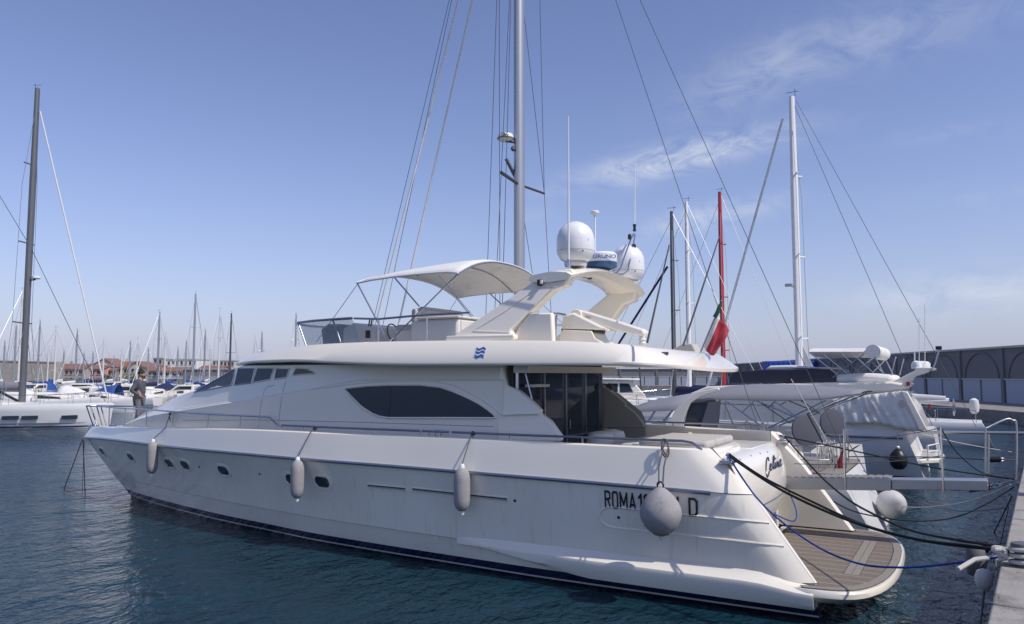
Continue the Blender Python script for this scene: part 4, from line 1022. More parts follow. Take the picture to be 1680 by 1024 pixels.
# person on the foredeck -----------------------------------------------------------------
def person(loc, rz):
    t = thing('person', 'man in grey jacket and grey trousers standing on the bow, hand on hip', 'person', loc, rz)
    cloth1 = mat('jacket_cloth', (0.085, 0.09, 0.11), .9, var=.15, vscale=6, bump=.4, bscale=25)
    cloth2 = mat('trouser_cloth', (0.15, 0.15, 0.165), .9, var=.12, vscale=6, bump=.4, bscale=25)
    hair = mat('hair', (0.02, 0.014, 0.010), .7, bump=.6, bscale=80)
    shoe = mat('shoe', (.03, .03, .03), .6)
    # local: +x forward, +y left; body of one continuous skinned surface
    J = {'pel': (0, 0, .93, .125, .155), 'waist': (.0, 0, 1.08, .115, .15), 'chest': (.01, 0, 1.28, .125, .175), 'shl': (.0, 0, 1.42, .10, .13), 'neck': (.015, 0, 1.52, .058, .058), 'head0': (.035, 0, 1.585, .062, .06),
         'hl': (0, .10, .88, .095, .095), 'kl': (.03, .11, .50, .062, .062), 'al': (-.02, .115, .09, .045, .045), 'tl': (.13, .13, .04, .04, .035),
         'hr': (0, -.10, .88, .095, .095), 'kr': (.02, -.115, .50, .062, .062), 'ar': (-.04, -.12, .09, .045, .045), 'tr': (.11, -.135, .04, .04, .035),
         'sl': (-.01, .175, 1.42, .068, .068), 'el': (-.16, .30, 1.18, .052, .052), 'wl': (.0, .20, 1.02, .036, .036),
         'sr': (-.01, -.175, 1.42, .068, .068), 'er': (-.14, -.33, 1.16, .052, .052), 'wr': (.06, -.20, 1.03, .036, .036)}
    def skinned(name, names, edges, root, m, parent, sub=2):
        me = bpy.data.meshes.new(name); idx = {n_: i for i, n_ in enumerate(names)}
        me.from_pydata([J[n_][:3] for n_ in names], [(idx[a], idx[b]) for a, b in edges], [])
        o = bpy.data.objects.new(name, me); C.objects.link(o); o.parent = parent
        md = o.modifiers.new('skin', 'SKIN')
        for i, n_ in enumerate(names):
            sv = me.skin_vertices[0].data[i]; sv.radius = J[n_][3:5]; sv.use_root = (n_ == root)
        md.use_smooth_shade = True
        ss_ = o.modifiers.new('sub', 'SUBSURF'); ss_.levels = sub; ss_.render_levels = sub
        me.materials.append(m); return o
    body = skinned('body', list(J), [('pel', 'waist'), ('waist', 'chest'), ('chest', 'shl'), ('shl', 'neck'), ('neck', 'head0'), ('pel', 'hl'), ('hl', 'kl'), ('kl', 'al'), ('al', 'tl'), ('pel', 'hr'), ('hr', 'kr'), ('kr', 'ar'), ('ar', 'tr'), ('shl', 'sl'), ('sl', 'el'), ('el', 'wl'), ('shl', 'sr'), ('sr', 'er'), ('er', 'wr')], 'pel', skin, t)
    # jacket and trousers as shells a little larger
    for k in list(J): J[k] = J[k][:3] + (J[k][3] + .014, J[k][4] + .014)
    J['hem'] = (0, 0, .90, .155, .18); J['collar'] = (.008, 0, 1.53, .078, .078)
    skinned('jacket', ['hem', 'waist', 'chest', 'shl', 'collar', 'sl', 'el', 'wl', 'sr', 'er', 'wr'], [('hem', 'waist'), ('waist', 'chest'), ('chest', 'shl'), ('shl', 'collar'), ('shl', 'sl'), ('sl', 'el'), ('el', 'wl'), ('shl', 'sr'), ('sr', 'er'), ('er', 'wr')], 'chest', cloth1, t)
    skinned('trousers', ['pel', 'hl', 'kl', 'al', 'hr', 'kr', 'ar'], [('pel', 'hl'), ('hl', 'kl'), ('kl', 'al'), ('pel', 'hr'), ('hr', 'kr'), ('kr', 'ar')], 'pel', cloth2, t)
    for a in ('tl', 'tr'):
        q = J[a]; build('shoe', MB().tube([(q[0] - .2, q[1], .045), (q[0] - .1, q[1], .05), (q[0], q[1], .04), (q[0] + .07, q[1], .03)], [.04, .048, .046, .028], 10), shoe, t)
    # head with face
    rows = []
    hd = Vector((.045, 0, 1.655))
    for i in range(13):
        ph = -PI / 2 + PI * i / 12; r_ = []
        for j in range(20):
            g = 2 * PI * j / 20
            x = math.cos(ph) * math.cos(g) * (.098 if math.cos(g) < 0 else .095); y = math.cos(ph) * math.sin(g) * .076; z = math.sin(ph) * .118
            if z < -.03 and x > 0: x *= 1.0 - .5 * max(0, -z - .09); y *= .88
            if z < -.02 and x < 0: x *= .75
            r_.append(hd + Vector((x, y, z)))
        rows.append(r_)
    head = build('head', MB().grid(rows, closed=True, cap0=True, cap1=True), skin, t, sharp=80)
    build('nose', MB().tube([hd + Vector((.092, 0, .015)), hd + Vector((.115, 0, -.02)), hd + Vector((.094, 0, -.032))], [.008, .015, .012], 8), skin, head)
    for sy in (-1, 1):
        build('eye', MB().lathe([(.002, -.012), (.011, 0), (.002, .012)], hd + Vector((.086, .031 * sy, .008)), 8), blk, head)
        build('ear', MB().tube([hd + Vector((-.005, .075 * sy, .02)), hd + Vector((-.012, .084 * sy, -.005)), hd + Vector((-.005, .075 * sy, -.03))], [.012, .018, .01], 8), skin, head)
    build('mouth', MB().tube([hd + Vector((.083, -.022, -.055)), hd + Vector((.09, 0, -.055)), hd + Vector((.083, .022, -.055))], [.003, .006, .003], 6), mat('lip', (.3, .12, .1), .6), head)
    rows = []
    for i in range(9):
        ph = -.25 + (PI / 2 + .25) * i / 8; r_ = []
        for j in range(20):
            g = 2 * PI * j / 20; front = max(0, math.cos(g))
            p2 = max(ph, .38 * front - .0)
            wv = 1 + .05 * math.sin(g * 5 + i)
            r_.append(hd + Vector((math.cos(p2) * math.cos(g) * .108 * wv - .006, math.cos(p2) * math.sin(g) * .088 * wv, math.sin(p2) * .132 * wv)))
        rows.append(r_)
    build('hair', MB().grid(rows, closed=True, cap1=True), hair, head, sharp=80, solid=.01)
    rows = []
    build('beard', MB().tube([hd + Vector((.02, .07, -.03)), hd + Vector((.055, .055, -.075)), hd + Vector((.085, 0, -.095)), hd + Vector((.055, -.055, -.075)), hd + Vector((.02, -.07, -.03))], [.012, .018, .024, .018, .012], 8), hair, head)
    # hands with five fingers each, resting on the hips
    for sy, w in ((1, Vector((.0, .20, 1.02))), (-1, Vector((.06, -.20, 1.03)))):
        d = Vector((.75, -.2 * sy, -.55)).normalized(); side = Vector((.45, .2 * sy, .75)).normalized()
        hnd = build('hand', MB().tube([w, w + d * .05, w + d * .09], [.03, .042, .036], 10, flat=.55), skin, t)
        for f_ in range(4):
            b0_ = w + d * .085 + side * (.03 - .02 * f_); ln = (.068, .075, .07, .055)[f_]
            build('finger', MB().tube([b0_, b0_ + d * ln * .5, b0_ + d * ln * .8 + Vector((0, -.02 * sy, -.015)), b0_ + d * ln + Vector((0, -.035 * sy, -.03))], [.0095, .009, .0085, .006], 6), skin, hnd)
        b0_ = w + d * .03 + side * .035
        build('thumb', MB().tube([b0_, b0_ + side * .03 + d * .025, b0_ + side * .035 + d * .055], [.011, .010, .007], 6), skin, hnd)
    return t
pq = at_x(229, 640, XC + .62)
person((pq.x, pq.y, 1.86), math.atan2(-.866, .5) + R(8))
build('foredeck_step', MB().box((pq.x + .1, pq.y, 1.76), (.7, .7, .20)), gel2, yacht, bevel=.03)
# ================================================================ other boats
class Boat:
    def __init__(s, name, label, cat, stern, heading, group=None):
        s.o = Vector((stern[0], stern[1], 0)); s.h = heading
        s.f = Vector((math.cos(heading), math.sin(heading), 0)); s.l = Vector((-s.f.y, s.f.x, 0))
        s.root = thing(name, label, cat, s.o, group=group, world_org=True)
    def T(s, u, v, z): return s.o + s.f * u + s.l * v + Vector((0, 0, z))
    def part(s, name, mb, m, parent=None, **k): return build(name, mb, m, parent or s.root, **k)
    def tube(s, name, pts, r, m, n=6, parent=None): return s.part(name, MB().tube([s.T(*p) for p in pts], r, n), m, parent)
    def box(s, name, c, d, m, bevel=0.0, parent=None): return s.part(name, MB().box(s.T(*c), d, s.h), m, parent, bevel=bevel)
    def hull(s, Ln, B, zs, zb, m, stern_w=.85, deckm=None, rake=.1, draft=.5, n=18, plumb=.95):
        hb = interp([(0, stern_w), (.35, 1), (.6, .93), (.8, .66), (.93, .28), (1, 0)])
        rows, dk = [], []
        for i in range(n + 1):
            t = 1 - (1 - i / n) ** 1.2; h = hb(t) * B / 2; zd = zs + (zb - zs) * t ** 1.6
            x0 = rake * zs * 2 * (1 - t)
            xd = t * Ln; xw = x0 * -.6 + t * Ln * plumb
            P = [(xw, 0, -draft), (xw, h * .6, -draft * .6), (xw, h * .86, 0), (xw + (xd - xw) * .3, h * .93, zd * .35), (xw + (xd - xw) * .7, h * .985, zd * .72), (xd, h, zd - .05), (xd, max(0, h - .03), zd)]
            rows.append([s.T(*p) for p in P[::-1]] + [s.T(p[0], -p[1], p[2]) for p in P[1:]])
            dk.append([s.T(xd, (h - .03) * k, zd - .012 + .06 * (1 - k * k)) for k in (1, .5, 0, -.5, -1)])
        s.hb, s.Ln, s.B, s.zs, s.zb = hb, Ln, B, zs, zb
        hl = s.part('hull', MB().grid(rows, cap0=True), m, sharp=40)
        s.part('deck', MB().grid(dk), deckm or gel2, sharp=60)
        return hl
    def zd(s, t): return s.zs + (s.zb - s.zs) * t ** 1.6
    def side(s, t, k=1.0): return s.hb(t) * s.B / 2 * k
    def cabin(s, u0, u1, w, h, m=gel, wins=True, name='cabin'):
        z0 = s.zd((u0 + u1) / 2 / s.Ln) - .05
        rows = []
        for i in range(9):
            t = i / 8; u = u0 + (u1 - u0) * t; ww = w * (1 - .35 * t); hh = h * (1 - .75 * max(0, t - .3) / .7)
            rows.append([s.T(u, ww * a, z0 + hh * b) for a, b in ((.5, 0), (.47, .75), (.38, .98), (0, 1.1), (-.38, .98), (-.47, .75), (-.5, 0))])
        c = s.part(name, MB().grid(rows, cap0=True, cap1=True), m, sharp=40)
        if wins:
            for sg in (1, -1):
                s.part('cabin_window', MB().prism([s.T(u0 + (u1 - u0) * a, w * (1 - .35 * a) * .495 * sg, z0 + h * (1 - .75 * max(0, a - .3) / .7) * b) for a, b in ((.12, .3), (.6, .35), (.55, .62), (.12, .68))], s.l * (.012 * sg)), glass, c)
        return c
    def rig(s, um, H, dia, m, nspr=2, z0=None, boom=True, bl=.42, cover=canvasn, wires=.011, stay=True, tip=True, sprw=.055, furl=0.0, backw=None):
        z0 = s.zd(um / s.Ln) if z0 is None else z0
        s.part('mast', MB().tube([s.T(um, 0, z0 - .1), s.T(um, 0, z0 + (H - z0) * .7), s.T(um, 0, H)], [dia / 2, dia / 2, dia / 2 * .72], 12, flat=1.25), m)
        for i in range(nspr):
            z = z0 + (H - z0) * (i + 1) / (nspr + 1); w = H * sprw * (1 - .18 * i)
            for sg in (1, -1): s.tube('spreader', [(um, 0, z), (um - .25, w * sg, z + .05)], dia * .13, m)
        if wires:
            w1 = H * sprw; zz = z0 + (H - z0) / (nspr + 1) if nspr else (H + z0) / 2
            for sg in (1, -1):
                s.tube('shroud', [(um - .2, s.side(um / s.Ln, .96) * sg, s.zd(um / s.Ln)), (um - .25, w1 * sg, zz), (um - .2, w1 * .8 * sg, z0 + (H - z0) * .68), (um, 0, H * .96)], wires, alu, 4)
                s.tube('shroud', [(um - .2, s.side(um / s.Ln, .9) * sg, s.zd(um / s.Ln)), (um, 0, zz)], wires, alu, 4)
            if stay:
                s.tube('forestay', [(s.Ln * .98, 0, s.zb), (um + .1, 0, H * .95)], furl / 2 if furl else wires, canvas if furl else alu, 8 if furl else 4)
                s.tube('backstay', [(.1, 0, s.zs), (um, 0, H)], wires, alu, 4)
        if boom:
            bz = z0 + .95
            s.tube('boom', [(um - .1, 0, bz), (um - bl * s.Ln, 0, bz + .1)], dia * .36, m, 8)
            if cover: s.part('sail_cover', MB().tube([s.T(um - .12, 0, bz + .35), s.T(um - .3, 0, bz + .3), s.T(um - bl * s.Ln * .6, 0, bz + .25), s.T(um - bl * s.Ln * .98, 0, bz + .18)], [.12, .2, .17, .1], 10, flat=1.3), cover)
        if tip:
            s.tube('wind_vane', [(um - .15, 0, H + .02), (um - .15, 0, H + .35)], .012, blk, 4); s.tube('wind_vane', [(um + .25, 0, H + .22), (um - .3, 0, H + .22)], .012, blk, 4)
    def rails(s, m=steel, z=.6, t0=0.02, t1=.99, posts=7, name='guard_rail', r=.013, wire=True):
        for sg in (1, -1):
            P = [(s.Ln * (t0 + (t1 - t0) * i / 16), s.side(t0 + (t1 - t0) * i / 16, .96) * sg, s.zd(t0 + (t1 - t0) * i / 16) + z) for i in range(17)]
            s.tube(name, P, r, m)
            for i in range(posts):
                t = t0 + (t1 - t0) * (i + .02) / (posts - .9)
                s.tube('stanchion', [(s.Ln * t, s.side(t, .96) * sg, s.zd(t)), (s.Ln * t, s.side(t, .96) * sg, s.zd(t) + z)], r, m)
    def hood(s, u0, u1, w, h, m, name='sprayhood', z0=None):
        z0 = s.zd(u0 / s.Ln) if z0 is None else z0; rows = []
        for i in range(7):
            t = i / 6; u = u0 + (u1 - u0) * t; hh = h * (math.cos(t * PI / 2) ** .6 if t < 1 else .02)
            rows.append([s.T(u, -w / 2 * (1 - .15 * t) * c, z0 + hh * (1 - abs(c) ** 2.6)) for c in [-1 + j / 6 for j in range(13)]])
        return s.part(name, MB().grid(rows), m, sharp=70, solid=.02)

hullw = mat('hull_white', (0.74, 0.74, 0.73), .3, var=.05, vscale=.7)
hulld = mat('hull_navy', (0.012, 0.018, 0.05), .25)
hullg = mat('hull_grey', (0.30, 0.32, 0.35), .3)

# ---- the sailing yacht moored alongside (its tall mast rises behind the flybridge)
B_ = Boat('sailing_yacht', 'sailing yacht just beyond the motor yacht, its tall mast leaving the top of the picture', 'sailboat', (19.55, 2.35), R(90))
b = B_
b.hull(16.2, 4.5, 1.35, 1.85, hullw, stern_w=.80, rake=.38)
UM = at_x(852, 400, 19.55).y - 2.35
MX = 19.55
b.rig(UM, 22.5, .30, alu, nspr=0, boom=False, wires=0, tip=True)
spz = at_x(852, 303, MX).z
b.tube('spreader', [(UM, 0, spz), (UM - .15, -1.28, spz - .02)], .035, alud); b.tube('spreader', [(UM, 0, spz), (UM - .15, 1.28, spz + .05)], .05, alud)
for z_ in (15.6, 18.8):
    for sg in (1, -1): b.tube('spreader', [(UM, 0, z_), (UM - .15, 1.1 * sg, z_)], .035, alud)
def wpx(pts, name, r, m, plane=MX, boat=None): return build(name, MB().tube([at_x(x, y, plane) for x, y in pts], r, 6), m, (boat or b).root)
def line_to_z(p, q, z): return p + (q - p) * ((z - p.z) / (q.z - p.z))
for (x0, y0), (x1, y1), r in (((775, 0), (675, 440), .030), ((752, 0), (640, 440), .029)):
    p = at_x(x0, y0, MX); q = at_x(x1, y1, MX)
    build('furled_headsail', MB().tube([line_to_z(p, q, 1.95), line_to_z(p, q, 21)], r, 8), canvas, b.root)
for (x0, y0), (x1, y1), pl in (((737, 0), (633, 440), MX), ((741, 0), (650, 430), MX + .3), ((815, 0), (800, 430), MX - 1.9), ((819, 0), (820, 430), MX - 1.95), ((838, 0), (831, 255), MX - .5), ((831, 255), (826, 430), MX - 1.2)):
    p = at_x(x0, y0, pl); q = at_x(x1, y1, pl)
    build('shroud', MB().tube([line_to_z(p, q, 1.7), p + (p - q) * .6], .009, 5), alud, b.root)
st = B_.T(UM - .15, -1.28, spz)
build('shroud', MB().tube([B_.T(UM - .2, -2.05, 1.6), st, B_.T(UM - .1, -1.1, 15.6), B_.T(UM, -.9, 18.8), B_.T(UM, 0, 21.5)], .009, 5), alud, b.root)
build('shroud', MB().tube([B_.T(UM - .2, -2.0, 1.6), B_.T(UM, 0, spz - .1)], .009, 5), alud, b.root)
build('shroud', MB().tube([st, B_.T(UM, 0, 15.5)], .009, 5), alud, b.root)
build('shroud', MB().tube([B_.T(UM - .2, 2.0, 1.6), B_.T(UM - .15, 1.28, spz), B_.T(UM, 0, 21)], .009, 5), alud, b.root)
for (x0, y0), (x1, y1) in (((1010, 0), (1120, 330)), ((1050, 0), (1190, 310))):
    p = at_x(x0, y0, MX); q = at_x(x1, y1, MX)
    build('backstay', MB().tube([line_to_z(p, q, 1.5), p + (p - q) * .7], .008, 5), alud, b.root)
# mast radar
q = B_.T(UM, 0, at_x(852, 228, MX).z) - rt * .40 - fw * .1
rd = build('mast_radar', MB().lathe([(.10, 0), (.2, .02), (.24, .06), (.24, .12), (.21, .2), (.1, .235), (.01, .24)], q - Vector((0, 0, .1)), 24), domew, b.root)
build('radar_band', MB().lathe([(.243, .05), (.245, .055), (.245, .085), (.243, .09)], q - Vector((0, 0, .1)), 24), rub, rd)
text_part('radar_lettering', 'B&G', q + Vector((0, 0, .0)) - fw * .25 - rt * .13, rt, Vector((0, 0, 1)), .085, blk, rd)
b.part('radar_bracket', MB().tube([q - Vector((0, 0, .1)), q + rt * .35 - Vector((0, 0, .15))], .03, 6), alud)
b.part('mast_lamp', MB().lathe([(.03, 0), (.07, .05), (.06, .12), (.02, .16)], B_.T(UM, 0, at_x(852, 250, MX).z) - rt * .18 - fw * .12, 12), rub)
b.part('radar_strut', MB().tube([B_.T(UM, 0, spz), q - Vector((0, 0, .62)) + rt * .02], .055, 8), alud)
b.cabin(5.5, 12.5, 3.0, .5)
# cockpit of the sailing yacht: wheels, pushpit, rails, teak, ropes
b.part('aft_deck', MB().box(b.T(1.3, 0, 1.40), (2.6, 3.5, .05), b.h), teak2)
for v in (1.25, -1.25):
    c = at_t(1322, 706, 19.2) if v > 0 else at_t(1366, 694, 21.2); rows = []
    w = b.part('wheel_cover', MB().lathe([(.05, -.05), (.30, -.05), (.37, -.03), (.385, 0), (.37, .03), (.3, .045), (.05, .05)], c, 28, Vector((-.72, -.66, .12)).to_track_quat('Z', 'Y').to_matrix()), mat('mesh_cover', (.085, .09, .115), .85, bump=.3, bscale=60))
    b.part('steering_pedestal', MB().tube([Vector((c.x, c.y + .2, 1.4)), Vector((c.x, c.y + .2, c.z - .1)), c + Vector((0, .03, 0))], [.14, .1, .07], 10), gel)
    b.part('wheel_guard', MB().tube([b.T(2.15, v + .25, 1.4), b.T(2.15, v + .25, 2.3), b.T(2.15, v - .25, 2.3), b.T(2.15, v - .25, 1.4)], .014, 6), steel)
for sg in (1, -1):
    for zz in (.62, .32):
        b.tube('pushpit', [(2.2, 2.0 * sg, 1.4 + zz), (.6, 1.85 * sg, 1.38 + zz), (.25, 1.6 * sg, 1.38 + zz), (.2, .75 * sg, 1.38 + zz)], .014, steel)
    for u_, v_ in ((2.2, 2.0), (1.2, 1.9), (.45, 1.75), (.2, 1.2), (.2, .75)): b.tube('stanchion', [(u_, v_ * sg, 1.36), (u_, v_ * sg, 2.02)], .014, steel)
b.tube('backstay_tackle', [(.35, .2, 1.5), (.9, .1, 2.6)], .022, blk); b.tube('backstay_tackle', [(.35, -.5, 1.5), (1.3, -.2, 3.4)], .012, rope_w)
for i in range(9):
    u_ = .35 + (i % 3) * .07; v_ = .9 + .12 * i - .9
    b.part('hanging_rope_coil', MB().tube([b.T(u_, v_, 2.0), b.T(u_ - .05, v_ + .02, 1.7), b.T(u_, v_ + .03, 1.42), b.T(u_ + .03, v_ + .05, 1.7), b.T(u_, v_ + .04, 2.0)], .014, 5), rope_w)
b.part('coiled_line', MB().tube([b.T(.02 + .14 * math.cos(g), 1.35 + .16 * math.sin(g), .85 + .02 * math.sin(g * 3) + g * .004) for g in [i * .4 for i in range(60)]], .012, 5), rope_w)
b.hood(4.6, 6.2, 3.0, .9, canvasg)
b.rails(posts=8, t0=.14)
b.tube('stern_ladder', [(-.15, .5, .25), (.1, .5, 1.3)], .02, steel); b.tube('stern_ladder', [(-.15, -.1, .25), (.1, -.1, 1.3)], .02, steel)
# its small national flag
q0 = at_x(1381, 735, 19.0)
ff = thing('small_flag', 'small green, white and red flag hanging limp at the sailing yacht stern', 'flag', (q0.x, q0.y, 1.4), world_org=True)
q1 = at_x(1386, 692, 19.0)
build('staff', MB().tube([Vector((q1.x, q1.y, 1.36)), q1 + Vector((0, 0, .25))], .012, 6), steel, ff)
flag_cloth('flag_cloth', q1 + Vector((.01, 0, .22)), q1 + Vector((.01, 0, -.35)), at_x(1383, 768, 18.95), at_x(1371, 768, 18.95), ff, flm, ripple=.05, nu=18)
# grey ball fender between the sterns
gq = at_t(1462, 828, 18.2)
gf = thing('ball_fender', 'round pale grey ball fender hanging behind the sailing yacht stern', 'fender', gq - Vector((0, 0, .36)), world_org=True)
gb = .33
build('body', MB().lathe([(.03, -gb * 1.02), (gb * .5, -gb * .88), (gb * .86, -gb * .5), (gb, 0), (gb * .9, gb * .45), (gb * .65, gb * .8), (gb * .3, gb * 1.08), (.05, gb * 1.2)], gq, 28, Matrix.Rotation(R(62), 3, Vector(rt))), mat('fender_pale', (.55, .53, .52), .85, bump=.5, bscale=30), gf, sharp=70)
build('lanyard', MB().tube([gq + Vector((0, 0, .1)) - rt * .2, B_.T(.3, -1.75, 1.9)], .012, 6), rope_g, gf)

# ---- the open cruiser with grey canopies
c_ = Boat('motor_cruiser', 'open motor cruiser with grey canvas canopies and white arch, beyond the sailing yacht', 'motorboat', (24.9, 2.9), R(90))
c_.hull(13.0, 4.2, 1.35, 1.75, hullw, stern_w=.95, rake=.1)
PX = 23.05
def cp(x, y, X=PX): return at_x(x, y, X)
def canopy(name, pts, W, m, boat, crown=.16, X=PX, n=12):
    """pts: list of (px_top, py_top, py_edge) along the near edge; canopy spans W metres away from the camera"""
    rows = []
    for x, yt, ye in pts:
        e = at_x(x, ye, X); tz = at_x(x, yt, X).z; r_ = []
        for j in range(n + 1):
            a = -1 + 2 * j / n
            r_.append(Vector((X + W / 2 + a * W / 2, e.y, e.z + (tz - e.z) * (1 - abs(a) ** 3.5))))
        rows.append(r_)
    return build(name, MB().grid(rows), m, boat.root, sharp=70, solid=.02)
canopy('front_canopy', [(1031, 672, 677), (1037, 663, 676), (1060, 656, 675), (1090, 651, 674), (1125, 645, 672)], 3.5, canvasg, c_)
canopy('rear_canopy', [(1132, 650, 660), (1150, 641, 658), (1175, 635, 655), (1215, 632, 656), (1260, 632, 657), (1310, 634, 657), (1350, 637, 655), (1390, 641, 649), (1411, 643, 646)], 3.5, canvasg, c_)
for X_ in (PX - .05, PX + 3.4):
    build('arch_leg', MB().prism([at_x(x, y, PX - .05) + Vector((X_ - PX + .05, 0, 0)) for x, y in ((1092, 703), (1108, 672), (1127, 654), (1143, 643), (1178, 636), (1180, 640), (1150, 650), (1133, 661), (1122, 685), (1116, 705))], (.12, 0, 0)), gel, c_.root, bevel=.02)
build('side_screen', MB().prism([cp(x, y) for x, y in ((1036, 676), (1104, 673), (1090, 700), (1060, 702))], (.02, 0, 0)), mat('clear_screen', (.45, .5, .6), .1, alpha=.5), c_.root)
for p, q in (((1040, 676), (1062, 700)), ((1075, 674), (1058, 701)), ((1104, 673), (1080, 701))): build('screen_batten', MB().tube([cp(*p), cp(*q)], .03, 6), canvasg, c_.root)
build('side_window', MB().prism([cp(x, y, PX + .1) for x, y in ((1131, 662), (1166, 660), (1152, 703), (1121, 703))], (.03, 0, 0)), glass, c_.root)
build('window_pillar', MB().prism([cp(x, y, PX + .06) for x, y in ((1162, 660), (1182, 658), (1178, 705), (1148, 705))], (.05, 0, 0)), mat('pillar_grey', (.16, .165, .18), .6), c_.root)
build('coaming', MB().prism([cp(x, y, PX - .1) for x, y in ((1030, 704), (1200, 706), (1262, 712), (1262, 740), (1030, 740))], (3.9, 0, 0)), gel, c_.root, bevel=.05)
tubes = [((1400, 650), (1300, 690)), ((1300, 690), (1278, 698)), ((1278, 698), (1275, 716)), ((1355, 657), (1256, 704)), ((1190, 657), (1256, 704)), ((1240, 657), (1314, 688)), ((1238, 657), (1218, 676)), ((1270, 658), (1312, 686)), ((1290, 659), (1280, 664)), ((1187, 660), (1210, 712))]
for i, (p, q) in enumerate(tubes):
    for X_ in (PX, PX + 3.45): build('canopy_frame', MB().tube([cp(*p) + Vector((X_ - PX, 0, 0)), cp(*q) + Vector((X_ - PX, 0, 0))], .022, 6), steel, c_.root)
build('grab_rail', MB().tube([cp(1220, 712), cp(1220, 696), cp(1225, 691), cp(1230, 696), cp(1230, 712)], .022, 6), steel, c_.root)
c_.rails(posts=7, t0=.25, z=.5)
# ---- flybridge yacht with its cockpit wrapped in white cloth
d_ = Boat('wrapped_yacht', 'white flybridge yacht with its cockpit wrapped in white cloth, at right', 'yacht', (31.6, 1.9), R(90))
d_.hull(16.5, 4.9, 1.75, 2.2, hullw, stern_w=.95, rake=.28)
DX = 29.15
def dp(x, y, X=DX): return at_x(x, y, X)
def dprism(name, px, th, m, X=DX, bevel=.04): return build(name, MB().prism([dp(x, y, X) for x, y in px], (th, 0, 0)), m, d_.root, bevel=bevel)
dprism('cabin', [(1140, 660), (1200, 645), (1475, 643), (1500, 672), (1516, 708), (1140, 712)], 4.6, gel, DX + .12)
dprism('flybridge', [(1130, 646), (1160, 634), (1300, 629), (1462, 626), (1489, 631), (1476, 641), (1380, 650), (1130, 652)], 4.8, gel, DX, .08)
# the cloth, gathered in vertical pleats
rows = []
for i in range(61):
    t = i / 60; r_ = []
    for j in range(9):
        v = j / 8
        xt, yt = 1366 + (1478 - 1366) * t, 655 - 14 * t; xb, yb = 1366 + (1512 - 1366) * t, 690 + 16 * t + 3 * math.sin(t * 9)
        q = dp(xt + (xb - xt) * v, yt + (yb - yt) * v)
        ple = .016 * math.sin(i * 1.05 + 2.6 * math.sin(v * 2.2 + i * .05) + 1.5 * math.sin(i * .21)) * (.4 + .6 * v) + .022 * math.sin(i * .31 + v * 6 + math.sin(i * .5)) + .022 * math.sin(v * 14 + i * .5) * math.sin(i * .17)
        r_.append(q + Vector((-.06 + ple, 0, 0)))
    rows.append(r_)
build('cloth_cover', MB().grid(rows), canvas, d_.root, sharp=80, solid=.01)
dprism('aft_wing', [(1478, 641), (1489, 643), (1498, 660), (1522, 706), (1508, 706)], .25, gel, DX - .12, .03)
build('wing_window', MB().prism([dp(x, y, DX - .14) for x, y in ((1476, 657), (1481, 657), (1484, 669), (1479, 669))], (.02, 0, 0)), greyp, d_.root)
dprism('arch', [(1461, 628), (1497, 610), (1505, 605), (1526, 606), (1524, 611), (1502, 618), (1490, 636), (1478, 640)], .22, gel, DX + .1, .03)
dprism('arch', [(1461, 628), (1497, 610), (1505, 605), (1526, 606), (1524, 611), (1502, 618), (1490, 636), (1478, 640)], .22, gel, DX + 4.4, .03)
q = dp(1515, 605, DX + .1)
d_.part('arch_beam', MB().box((DX + 2.4, q.y, q.z), (4.6, .5, .1)), gel, bevel=.03)
d_.part('red_light', MB().box(dp(1490, 630, DX + .02), (.06, .1, .14)), orange)
d_.part('radar', MB().lathe([(.24, 0), (.27, .04), (.27, .14), (.2, .2), (.02, .22)], dp(1512, 603, DX + .8), 20), domew)
d_.part('small_dome', MB().lathe([(.15, 0), (.17, .1), (.13, .22), (.02, .27)], dp(1504, 605, DX + .3), 16), domew)
for x, y0, y1, r in ((1500.5, 578, 604, .02), (1508, 522, 604, .012), (1517.5, 500, 604, .012)): d_.part('antenna', MB().tube([dp(x, y0, DX + .5), dp(x, y1, DX + .5)], r, 6), white)
d_.part('light_bracket', MB().tube([dp(1527, 607), dp(1533, 600), dp(1541, 574)], .03, 6), steel)
d_.part('light', MB().box(dp(1540, 571), (.12, .18, .12)), blk)
dprism('fly_screen', [(1195, 629), (1200, 611), (1260, 606), (1365, 606), (1372, 616), (1372, 629)], 4.4, mat('screen_dark', (.022, .025, .045), .5), DX + .25)
dprism('fly_cover', [(1366, 628), (1368, 615), (1415, 612), (1440, 614), (1462, 616), (1464, 628)], 4.2, canvas, DX + .3, .12)
dprism('covered_seat', [(1255, 607), (1262, 600), (1300, 599), (1330, 603), (1360, 602), (1365, 608)], 3.0, canvas, DX + .6, .08)
# folded bimini
rows = []
for i in range(9):
    x = 1326 + (1438 - 1326) * i / 8; yc = 577 - .0 * i; a = dp(x, yc)
    rows.append([Vector((a.x + .15 + 2 * (1 - math.cos(g)) * 1.0 + .0, a.y, a.z + .17 * math.sin(g) * (1 if i < 8 else .9))) for g in [j * PI / 10 for j in range(21)]])
d_.part('folded_bimini', MB().grid(rows, closed=True, cap0=True, cap1=True), canvas, sharp=60)
d_.part('bimini_roll', MB().tube([dp(1432, 577), dp(1432, 577) + Vector((4, 0, 0))], .24, 20), canvas)
for p, q in (((1417, 581), (1366, 620)), ((1400, 582), (1433, 612)), ((1352, 582), (1390, 613)), ((1437, 586), (1410, 613)), ((1437, 588), (1450, 614)), ((1382, 582), (1398, 596)), ((1330, 580), (1375, 616)), ((1470, 585), (1462, 616))):
    for o_ in (0, 3.9): d_.part('bimini_frame', MB().tube([dp(*p) + Vector((o_, 0, 0)), dp(*q) + Vector((o_, 0, 0))], .02, 6), steel)
d_.part('emblem', MB().box(dp(1387, 638.5, DX - .01), (.02, .17, .09)), blue_em)
